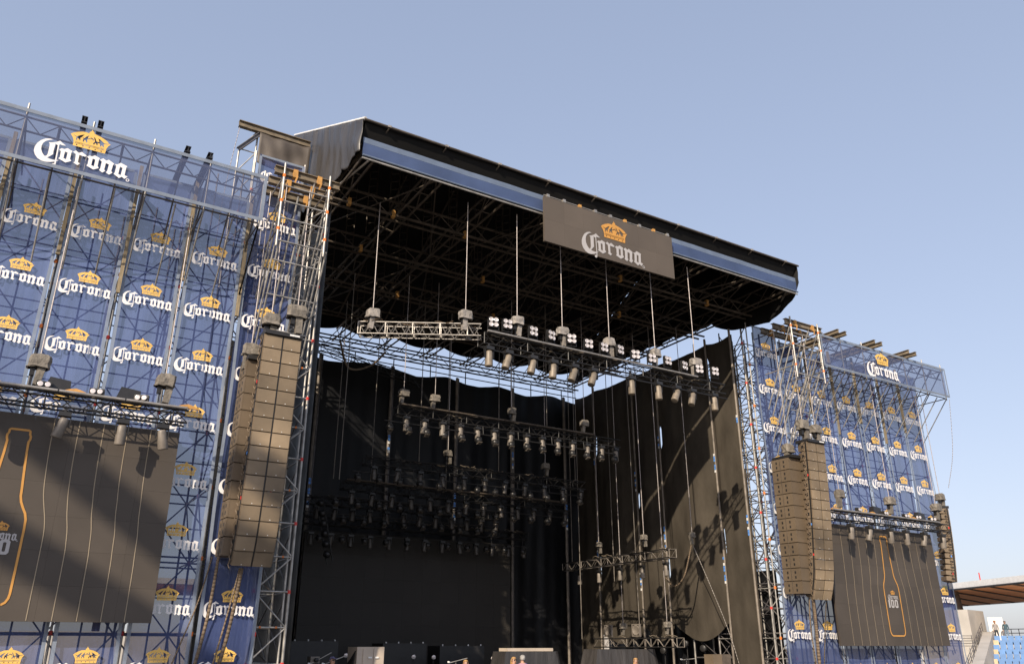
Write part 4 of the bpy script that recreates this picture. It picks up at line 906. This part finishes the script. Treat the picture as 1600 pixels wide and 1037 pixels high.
# ------------------------------------------------------------------ people
def person(label, loc, h, facing, shirt, legs, hair, arms='down', cap=None, longhair=False, walk=.12, beard=False, glasses=False):
    s = h / 1.75
    J = {'pel': (0, 0, .95), 'bel': (0, -.01, 1.08), 'che': (0, .0, 1.3), 'col': (0, .01, 1.43), 'nec': (0, .0, 1.5), 'chin': (0, -.015, 1.56), 'hed': (0, -.01, 1.64), 'top': (0, .0, 1.71),
         'sl': (.17, .01, 1.41), 'el': (.23, .02, 1.14), 'wl': (.22, -.06, .92), 'hl': (.215, -.08, .82), 'sr': (-.17, .01, 1.41), 'er': (-.23, .02, 1.14), 'wr': (-.22, -.06, .92), 'hr': (-.215, -.08, .82),
         'pl': (.09, 0, .92), 'kl': (.1, -.03 - walk * .5, .5), 'al': (.1, .02 - walk, .09), 'fl': (.11, -.13 - walk, .04), 'pr': (-.09, 0, .92), 'kr': (-.1, -.03 + walk * .4, .5), 'ar': (-.1, .05 + walk, .09), 'fr': (-.11, -.1 + walk, .04)}
    if arms == 'fold': J.update(wl=(.02, -.2, 1.12), hl=(-.06, -.2, 1.14), wr=(-.02, -.17, 1.16), hr=(.07, -.18, 1.18), el=(.24, -.05, 1.14), er=(-.24, -.05, 1.14))
    E = [('pel', 'bel'), ('bel', 'che'), ('che', 'col'), ('col', 'nec'), ('nec', 'chin'), ('chin', 'hed'), ('hed', 'top'), ('col', 'sl'), ('sl', 'el'), ('el', 'wl'), ('wl', 'hl'), ('col', 'sr'), ('sr', 'er'), ('er', 'wr'), ('wr', 'hr'), ('pel', 'pl'), ('pl', 'kl'), ('kl', 'al'), ('al', 'fl'), ('pel', 'pr'), ('pr', 'kr'), ('kr', 'ar'), ('ar', 'fr')]
    rad = {'pel': (.15, .11), 'bel': (.14, .1), 'che': (.16, .115), 'col': (.12, .09), 'nec': (.055, .055), 'chin': (.065, .075), 'hed': (.075, .09), 'top': (.055, .065), 'sl': (.065, .065), 'el': (.045, .045), 'wl': (.03, .03), 'hl': (.035, .022), 'pl': (.085, .09), 'kl': (.055, .06), 'al': (.04, .045), 'fl': (.04, .03)}
    keys = list(J); me = bpy.data.meshes.new('person_body')
    me.from_pydata([tuple(q * s for q in J[k]) for k in keys], [(keys.index(a), keys.index(b)) for a, b in E], [])
    o = bpy.data.objects.new('tmp', me); C.objects.link(o)
    md = o.modifiers.new('skin', 'SKIN'); md.use_smooth_shade = True; o.modifiers.new('sub', 'SUBSURF').levels = 2; o.modifiers['sub'].render_levels = 2
    sv = me.skin_vertices[0].data
    for i, k in enumerate(keys):
        kk = k if k in rad else k[0] + 'l'
        sv[i].radius = tuple(q * s for q in rad[kk]); sv[i].use_root = k == 'pel'
    dg = bpy.context.evaluated_depsgraph_get(); new = bpy.data.meshes.new_from_object(o.evaluated_get(dg)); bpy.data.objects.remove(o)
    new.materials.clear()
    for m in ('skin', shirt, legs, 'black'): new.materials.append(MATS[m])
    for p in new.polygons:
        z = p.center.z / s; x = abs(p.center.x) / s
        p.material_index = 3 if z < .1 else 2 if z < .98 and x < .2 else 1 if z < 1.47 and not (z < (.97 if arms == 'down' else 0)) else 0
    t = thing('person', label, 'person', loc, None, (0, 0, facing))
    bd_ = bpy.data.objects.new('body', new); C.objects.link(bd_); bd_.parent = t
    hb = MB(); pr = [(.001, .105), (.05, .098), (.083, .065), (.094, .02), (.092, -.03), (.08, -.06)]
    n = 14; vs = []
    for r, z in pr:
        for i in range(n):
            a = 2 * math.pi * i / n; front = math.sin(a) < -.35; k = .9 if front else 1.04
            zz = z if not front else max(z, .035)
            vs.append((r * k * math.cos(a) * s, (r * 1.12 * k * math.sin(a) + .008) * s, (1.65 + zz) * s))
    hb.add(vs, [(j * n + i, j * n + (i + 1) % n, (j + 1) * n + (i + 1) % n, (j + 1) * n + i) for j in range(len(pr) - 1) for i in range(n)])
    hb.build('hair', cap or hair, t, True, True)
    if cap: MB().box((0, -.14 * s, 1.7 * s), (.15 * s, .11 * s, .015)).build('cap_peak', cap, t, local=True)
    if longhair: MB().box((0, .07 * s, 1.53 * s), (.2 * s, .08 * s, .26 * s), None, .8).build('long_hair', hair, t, local=True)
    MB().lathe([(.004, .03), (.012, .0), (.02, -.02), (.012, -.03)], 8, (0, -.105 * s, 1.625 * s)).build('nose', 'skin', t, True, True)
    for sx in (-1, 1):
        MB().lathe([(.004, -.008), (.011, 0), (.004, .008)], 8, (sx * .033 * s, -.093 * s, 1.648 * s), (0, -1, 0)).build('eye', 'hair', t, True, True)
        MB().lathe([(.01, -.01), (.025, 0), (.01, .01)], 8, (sx * .088 * s, .005, 1.635 * s), (1, 0, 0)).build('ear', 'skin', t, True, True)
    MB().box((0, -.098 * s, 1.575 * s), (.05 * s, .012, .01)).build('mouth', 'cloth_orange', t, local=True)
    if glasses:
        for sx in (-1, 1): MB().box((sx * .036 * s, -.11 * s, 1.648 * s), (.06 * s, .012, .04 * s)).build('sunglass_lens', 'black', t, local=True)
    if beard: MB().lathe([(.03, .02), (.062, .0), (.05, -.04), (.02, -.06)], 10, (0, -.05 * s, 1.57 * s)).build('beard', 'hair', t, True, True)
    return t
person('person in an orange top and purple cap at the left of the stage', (9.5, 26.2, DK), 1.79, R(10), 'cloth_orange', 'cloth_dark', 'hair', cap='cap_purple', glasses=True)
person('long-haired person in a grey top at the middle of the stage', (14.26, 26.2, DK), 1.66, R(-20), 'cloth_grey', 'cloth_dark', 'hair_blond', longhair=True)
person('blond person with sunglasses beside the person in purple', (16.2, 26.2, DK), 1.74, R(0), 'cloth_dark', 'cloth_jean', 'hair_blond', longhair=True, glasses=True)
person('grey-haired person in a purple top facing away on the stage', (16.62, 26.3, DK), 1.8, R(170), 'cloth_purple', 'cloth_dark', 'hair_grey')
person('bare-armed person with long brown hair on the right of the stage', (21.75, 26.2, DK), 1.67, R(-30), 'skin', 'cloth_dark', 'hair_blond', longhair=True)
# ------------------------------------------------------------------ stadium beyond the right wing
def polar(deg, d, z):
    a = R(58.4 - deg); return Vector((d * math.cos(a), d * math.sin(a), z))
def prism(plan, z0, z1):
    n = len(plan); b = MB(); b.add([(p.x, p.y, z0) for p in plan] + [(p.x, p.y, z1) for p in plan], [tuple(reversed(range(n))), tuple(range(n, 2 * n))] + [(i, (i + 1) % n, n + (i + 1) % n, n + i) for i in range(n)]); return b
t = thing('stand_canopy', 'stadium canopy with orange wooden ceiling at the far right', 'canopy', polar(30, 90, 4.6))
FL, FR, BR, BL = polar(25.6, 95, 5.05), polar(34, 78, 5.05), polar(34, 98, 4.35), polar(25.6, 117, 4.35)
up = Vector((0, 0, .32))
MB().add([FL, FR, BR, BL], [(0, 3, 2, 1)]).build('wood_ceiling', 'wood_ceiling', t)
MB().add([FL + up, FR + up, BR + up, BL + up], [(0, 1, 2, 3)]).build('roof_sheet', 'concrete', t)
dn = Vector((0, 0, -.12)); e = (FR - FL).normalized().cross(Vector((0, 0, 1))) * .05
b = MB(); b.add([FL + e + dn, FR + e + dn, FR + e + up * 1.5, FL + e + up * 1.5], [(0, 1, 2, 3)]); b.add([BL + dn, BR + dn, BR + up, BL + up], [(0, 1, 2, 3)]); b.build('fascia', 'white_tag', t)
tube('gutter', FL + e * 2 + dn, FR + e * 2 + dn, .09, 'black', t)
for k in range(7):
    a = FL.lerp(FR, k / 7 - .08); c = BL.lerp(BR, k / 7 + .35)
    tube('rafter', a + Vector((0, 0, -.06)), c + Vector((0, 0, -.06)), .07, 'truss_brown', t)
for k, (s0, s1) in enumerate(((.05, .12), (.13, .17), (.2, .26))):
    p, q = FL.lerp(FR, s0) + e * 1.5, FL.lerp(FR, s1) + e * 1.5; MB().add([p + up * .1, q + up * .1, q + up, p + up], [(0, 1, 2, 3)]).build('painted_patch', 'green', t)
tube('column', polar(27.75, 93, 2.4), polar(27.6, 93, 5.0), .42, 'truss_brown', t)
tube('antenna', FL.lerp(FR, .47) + up, FL.lerp(FR, .47) + up + Vector((0, 0, .8)), .05, 'red_tag', t)
t = thing('concrete_block', 'pale concrete stair block under the stadium canopy', 'building', polar(27.5, 85, -2))
prism([polar(25.4, 85, 0), polar(28.15, 84, 0), polar(28.95, 89, 0), polar(25.4, 97, 0)], -4, 2.95).build('wall', 'concrete', t)
for k in range(4): prism([polar(25.2, 83.6 - k * 1.1, 0), polar(28.2 - .12 * k, 82.4 - k * 1.1, 0), polar(28.3 - .12 * k, 84 - k * 1.1, 0), polar(25.2, 86 - k * 1.1, 0)], -4, -.35 - .35 * k).build('step', 'concrete', t)
for k in range(5): tube('rail', polar(25.8, 82.5, .0 + .2 * k), polar(28.15, 82, .0 + .2 * k), .025, 'steel_dark', t)
for k in range(4): tube('rail_post', polar(26.0 + .7 * k, 82.3, -.5), polar(26.0 + .7 * k, 82.3, .85), .03, 'steel_dark', t)
tube('lamp_post', polar(27.1, 82, -.6), polar(26.95, 82, 1.6), .05, 'truss_brown', t)
t = thing('ramp_wall', 'sloping concrete parapet beside the stadium stairs', 'wall', polar(28.4, 75, -4))
a0, a1, b0, b1 = polar(28.75, 86, 1.15), polar(29.25, 86, 1.15), polar(27.5, 66, -1.9), polar(28.15, 66, -1.9)
vs = [a0, a1, b1, b0] + [Vector((q.x, q.y, -4)) for q in (a0, a1, b1, b0)]
MB().add(vs, [(0, 1, 2, 3), (0, 3, 7, 4), (1, 5, 6, 2), (2, 6, 7, 3), (0, 4, 5, 1)]).build('parapet', 'concrete', t)
for k in range(3): tube('handrail', a0.lerp(b0, 0) + Vector((0, 0, .25 + .25 * k)), b0 + Vector((0, 0, .25 + .25 * k)), .025, 'steel_dark', t)
for k in range(9): tube('rail_post', a0.lerp(b0, k / 8), a0.lerp(b0, k / 8) + Vector((0, 0, .8)), .025, 'steel_dark', t)
struct('concourse', prism([polar(28.7, 85.2, 0), polar(36, 85.2, 0), polar(36, 98, 0), polar(28.7, 98, 0)], -4, .32), 'concrete')
b = MB()
for k in range(14): b.v and None; prism([polar(28.1, 85.1 - k * .85, 0), polar(36, 85.1 - k * .85, 0), polar(36, 84.3 - k * .85, 0), polar(28.1, 84.3 - k * .85, 0)], -4, .1 - .36 * k).build('terrace', 'concrete')['kind'] = 'structure'
t = thing('hoarding', 'pale upright panel on the concourse behind two people', 'panel', polar(29.4, 88, .32))
prism([polar(29.1, 88, 0), polar(29.85, 88, 0), polar(29.85, 88.2, 0), polar(29.1, 88.2, 0)], .32, 2.4).build('board', 'white_tag', t)
t = thing('concourse_railing', 'dark metal railing along the stadium concourse', 'railing', polar(31, 92, .32))
for z in (.75, 1.1, 1.45): tube('rail', polar(29.8, 92, z), polar(35, 90, z), .03, 'truss_black', t)
for k in range(14): tube('rail_post', polar(29.8 + .38 * k, 92 - .15 * k, .3), polar(29.8 + .38 * k, 92 - .15 * k, 1.45), .03, 'truss_black', t)
person('person in a grey top and dark trousers walking on the stadium concourse', polar(29.42, 86.5, .32), 1.76, R(-40), 'cloth_grey', 'cloth_dark', 'hair', cap='cloth_orange', beard=True)
person('person in a dark top and jeans walking on the stadium concourse', polar(29.93, 87.0, .32), 1.76, R(-50), 'cloth_teal', 'cloth_jean', 'hair', cap='cloth_grey', beard=True)
# seats
sp = thing('stadium_seat', 'x', 'seat', (0, 0, 0), 'blue stadium seats')
MB().box((0, -.02, .2), (.42, .4, .05)).build('seat', 'seat_blue', sp, local=True)
MB().box((0, .19, .46), (.43, .05, .5), Matrix.Rotation(R(-8), 3, 'X')).build('backrest', 'seat_blue', sp, local=True)
MB().box((0, .1, .09), (.08, .08, .2)).build('bracket', 'truss_black', sp, local=True)
sp2 = copy_tree(sp)
for ch in sp2.children:
    if ch.name.startswith(('seat', 'backrest')):
        ch.data = ch.data.copy(); ch.data.materials[0] = MATS['seat_tan']
sp2['group'] = 'tan stadium seats'
f1 = f2 = True
for r in range(7):
    for s in range(8):
        dd = 84.8 - r * .85; deg = 29.35 + s * .345 + (.0 if r % 2 else .05) - r * .06
        if deg > 31.6: continue
        tan_ = (s == 0 and r % 2 == 1) or (r == 1 and s == 5)
        lab = '%s stadium seat, row %s from the top, %s from the stairs' % ('tan' if tan_ else 'blue', ORD[r], ORD[s])
        src, fst = (sp2, f2) if tan_ else (sp, f1)
        o = src if fst else copy_tree(src)
        if tan_: f2 = False
        else: f1 = False
        o.location = polar(deg, dd, .1 - .36 * r); o.rotation_euler = (0, 0, R(58.4 - deg - 90)); o['label'] = lab
# stand behind the stage, glimpsed through the mesh
t = thing('far_stand', 'far stadium stand seen through the wing scaffolds', 'building', (10, 85, -4))
MB().b2((-70, 84, -4), (75, 96, 1.2)).build('wall', 'concrete', t)
MB().b2((-70, 82, 5.3), (75, 98, 5.8)).build('roof_sheet', 'concrete', t); MB().b2((-69.8, 82.2, 5.15), (74.8, 97.8, 5.28)).build('wood_ceiling', 'wood_ceiling', t)
for k in range(12): tube('column', (-66 + 12.5 * k, 90, 1.2), (-66 + 12.5 * k, 90, 5.2), .35, 'truss_brown', t)
# unseen beams added behind the camera to cast shadow bands on left screen and array
for k, (p, q) in enumerate((((0.23, 23.85, 5.0), (3.54, 23.85, 2.7)), ((0.49, 23.85, 2.15), (3.07, 23.85, 0.7)), ((4.9, 22.6, 5.1), (6.6, 22.6, 4.2)), ((4.9, 22.6, 3.0), (6.6, 22.6, 2.3)))):
    p = Vector(p) - SUN * 48; q = Vector(q) - SUN * 48; d = (q - p).normalized()
    t = thing('shadow_beam', 'thick inclined beam added behind the camera to cast a shadow band, ' + ['upper', 'lower', 'short upper', 'short lower'][k], 'stay', p - d * (9 if k < 2 else 1.2), 'shadow beams added behind the camera')
    tube('shaft', p - d * (9 if k < 2 else 1.2), q + d * (1.2 if k == 0 else 6 if k == 1 else .8), .55, 'steel_dark', t, 10)
